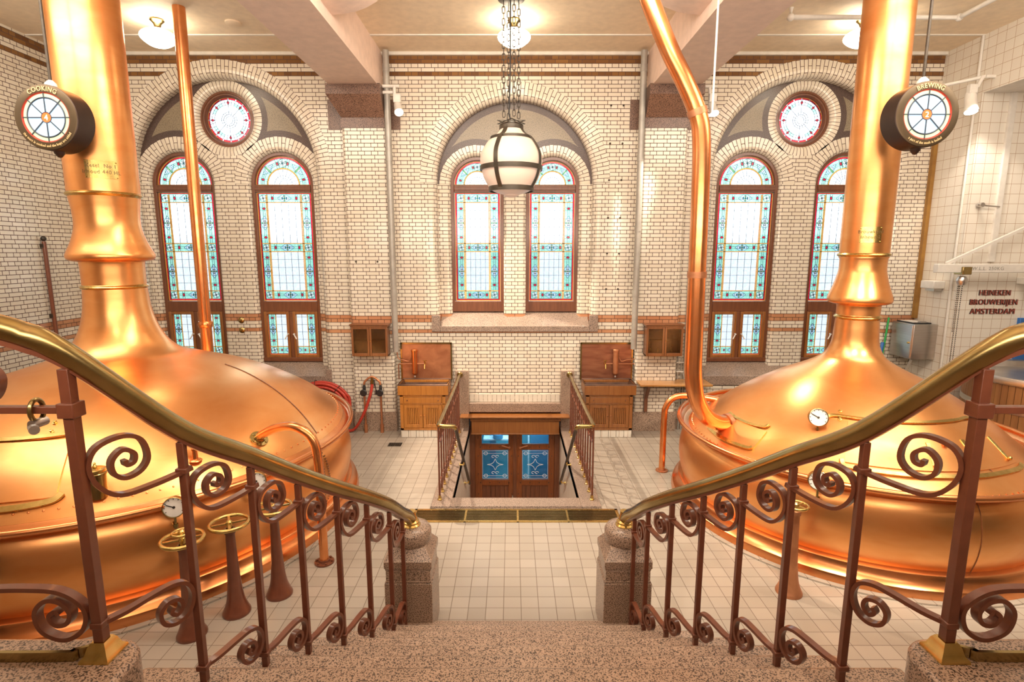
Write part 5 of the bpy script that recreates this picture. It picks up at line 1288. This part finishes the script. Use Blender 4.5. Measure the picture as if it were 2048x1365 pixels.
sign(-4.70, 4.53, 5.72, 'COOKING', 'the wort is cooked and the hops are added', '4', 'round bronze sign reading COOKING with lit glass rosette, before the wide chimney', 'signface')
sign(4.09, 4.56, 5.72, 'BREWING', 'a part of the mash is boiled', '2', 'round bronze sign reading BREWING with lit glass rosette, before the slim chimney', 'signface')
# ------------------------------------------------------------ corner by the side wall
t = thing('steel_cabinet', 'stainless steel wall cabinet in the corner beside the green squeegee', 'cabinet', (6.9, 9.35, 1.42)); MB().box(6.72, 7.12, 9.09, 9.62, 1.40, 2.0).build('body', 'steel', t, bevel=.006)
d = MB().box(6.705, 6.72, 9.11, 9.60, 1.42, 1.98).build('cabinet_door', 'steel', t, bevel=.003); MB().lathe([(0, 0), (.018, 0), (.018, .02), (0, .022)], (0, 0, 0), 12, mat=frame_at(Vector((6.705, 9.16, 1.68)), Vector((-1, 0, 0)))).build('knob', 'brass', d)
MB().bar((6.76, 9.12, 1.40), (6.95, 9.5, 1.10), .03, .03).build('strut', 'white', t)
t = thing('clipboard', 'black clipboard lying on the steel corner cabinet', 'clipboard', (6.9, 9.35, 2.0)); MB().box(6.74, 7.05, 9.15, 9.55, 2.0, 2.02).build('board', 'rubber', t, bevel=.003); MB().box(6.85, 6.95, 9.14, 9.2, 2.02, 2.045).build('clip', 'steel', t); MB().box(6.78, 7.02, 9.22, 9.52, 2.02, 2.026).build('paper', 'dial', t)
t = thing('squeegee', 'green-handled squeegee leaning against the back wall beside the steel cabinet', 'squeegee', (6.5, 9.55, 0)); MB().cyl((6.43, 9.50, .05), (6.63, 9.60, 2.06), .016, 10).build('handle', 'green', t); MB().cyl((6.47, 9.50, 1.28), (6.54, 9.56, 1.62), .028, 10).build('grip', 'blue', t); MB().box(6.22, 6.64, 9.48, 9.52, 0.0, .06).build('blade', 'rubber', t)
TX, TY, TR = 7.78, 7.58, 1.08
t = thing('wooden_tub', 'round wooden tub with steel lid and hoops behind the smaller kettle', 'tub', (TX, TY, 0)); NS = 84
m = MB()
for k in range(NS):
    a0, a1 = 2 * PI * k / NS + .003, 2 * PI * (k + 1) / NS - .003
    for z0, z1 in ((.02, 1.42),):
        q = [(TX + r * math.cos(a), TY + r * math.sin(a)) for r, a in ((TR, a0), (TR, a1), (TR - .05, a1), (TR - .05, a0))]; m.prism(q, 'z', z0, z1)
m.build('staves', 'tub', t, smooth=False)
MB().lathe([(TR - .06, .02), (TR - .06, 1.4)], (TX, TY, 0), 64).build('lining', 'dark', t)
for z in (.35, 1.05): MB().lathe([(TR - .002, z - .04), (TR + .006, z - .04), (TR + .006, z + .04), (TR - .002, z + .04)], (TX, TY, 0), 84).build('hoop', 'steel', t)
MB().lathe([(TR + .012, 1.40), (TR + .02, 1.42), (TR + .02, 1.47), (TR + .005, 1.50), (TR - .06, 1.505), (TR - .10, 1.49), (TR - .12, 1.40), (0, 1.38)], (TX, TY, 0), 84).build('lid', 'steel', t)
JY = 8.5
t = thing('jib_crane', 'white wall jib crane with chain hoist in front of the red lettering', 'crane', (7.2, JY, 2.95))
MB().box(6.50, 8.05, JY - .05, JY + .05, 2.89, 3.02).build('jib_beam', 'white', t, bevel=.008); MB().bar((6.66, JY, 3.03), (8.1, JY, 3.72), .05, .04).build('brace', 'white', t); MB().box(8.05, 8.15, JY - .06, JY + .06, 2.6, 3.9).box(8.05, 8.15, JY, 8.795, 2.7, 2.8).box(8.05, 8.15, JY, 8.795, 3.7, 3.8).build('mast', 'white', t, bevel=.006)
m = MB(); text_mesh(m, 'W.L.L. 250KG', .075, lambda u, v, d: (7.27 + u, JY - .052 - d, 2.93 + v), depth=.003); m.build('load_text', 'zinc', t)
h = MB().box(6.86, 7.0, JY - .09, JY + .09, 2.86, 2.98).build('trolley', 'brass_old', t, bevel=.01); MB().lathe([(0, -.08), (.05, -.07), (.075, -.02), (.075, .02), (.05, .06), (0, .07)], (6.93, JY, 2.77), 18).build('hoist_body', 'steel', t)
for x, z0 in ((6.885, 1.95), (6.91, 1.35), (6.95, 1.35)):
    m = MB(); n = int((2.72 - z0) / .032)
    for i in range(n): z = 2.72 - i * .032; m.box(x - (.006 if i % 2 else .002), x + (.006 if i % 2 else .002), JY - (.002 if i % 2 else .006), JY + (.002 if i % 2 else .006), z - .02, z)
    m.build('hoist_chain', 'iron', t)
t = thing('wall_lettering', 'red and black wall lettering reading HEINEKEN BROUWERIJEN AMSTERDAM', 'lettering', (7.72, 8.79, 2.4))
for s, z, sz, sx_ in (('HEINEKEN', 2.515, .125, .80), ('BROUWERIJEN', 2.365, .125, .86), ('AMSTERDAM', 2.215, .125, .92)):
    m = MB(); text_mesh(m, s, sz, lambda u, v, d: (7.735 + u, 8.786 - d, z + v), 0, .006, sx=sx_); text_mesh(m, s, sz, lambda u, v, d: (7.722 + u, 8.792 - d, z + v), 1, .006, sx=sx_); m.build('text_line', ['letter', 'letter_dark'], t)
t = thing('wall_post', 'slim white vertical post on the square-tiled wall beside the lettering', 'post', (7.58, 8.77, 3.05)); MB().box(7.54, 7.63, 8.76, 8.80, 3.05, 5.6).build('post', 'white', t, bevel=.004)
t = thing('wall_conduit', 'white vertical conduit on the corner edge of the square-tiled wall', 'conduit', (7.08, 8.9, 0)); MB().cyl((7.10, 8.9, 0), (7.10, 8.9, CEIL), .018, 10).build('pipe', 'white', t)
t = thing('dispenser', 'white dispenser box on the side wall above the steel cabinet', 'dispenser', (7.0, 9.2, 2.62)); MB().box(6.93, 7.12, 9.05, 9.35, 2.60, 2.73).build('box', 'white', t, bevel=.012); MB().box(6.98, 7.12, 9.1, 9.3, 2.56, 2.60).build('tray', 'steel', t)
t = thing('corner_strip', 'mustard brown strip in the corner of the back wall and side wall', 'strip', (7.08, 9.62, 2.05)); MB().box(7.06, 7.12, 9.58, 9.65, 2.05, 5.6).build('strip', vary('mustard_paint', (.36, .19, .04), (.26, .12, .025), .4), t)
o = MB().box(8.16, 9.1, 8.74, 8.80, 0, 2.15).build('door_2', 'blue', None, bevel=.006); struct(o)
t = thing('junction_box', 'grey valve fitting on the tiled wall above the jib crane', 'fitting', (7.35, 8.75, 3.9)); MB().cyl((7.27, 8.80, 3.93), (7.27, 8.70, 3.93), .035, 14).cyl((7.2, 8.72, 3.93), (7.55, 8.72, 3.90), .012, 8).build('valve', 'steel', t)
# small dark bolts left in the glazed brick
for x, z in [(q, zz) for zz in (5.63, 5.02, 4.42, 3.79, 3.18, 2.56) for q in (1.61, 1.82)] + [(-2.74, 3.04), (-2.37, 3.04)]:
    side = 'beside the centre arch, on the dark splashback side' if x > 0 else 'on the pier above the standpipe cabinet'
    y = 9.65 if x > 0 else 9.50
    b = MB().lathe([(0, -.012), (.017, -.012), (.017, .012), (.008, .02), (0, .022)], (x, y, z), 8, mat=Matrix.Rotation(PI / 2, 4, 'X')).build('wall_bolt', 'iron')
    tag(b, 'small dark bolt in the glazed bricks ' + side, 'bolt', 'wall bolts beside the arch' if x > 0 else 'wall bolts on the pier')
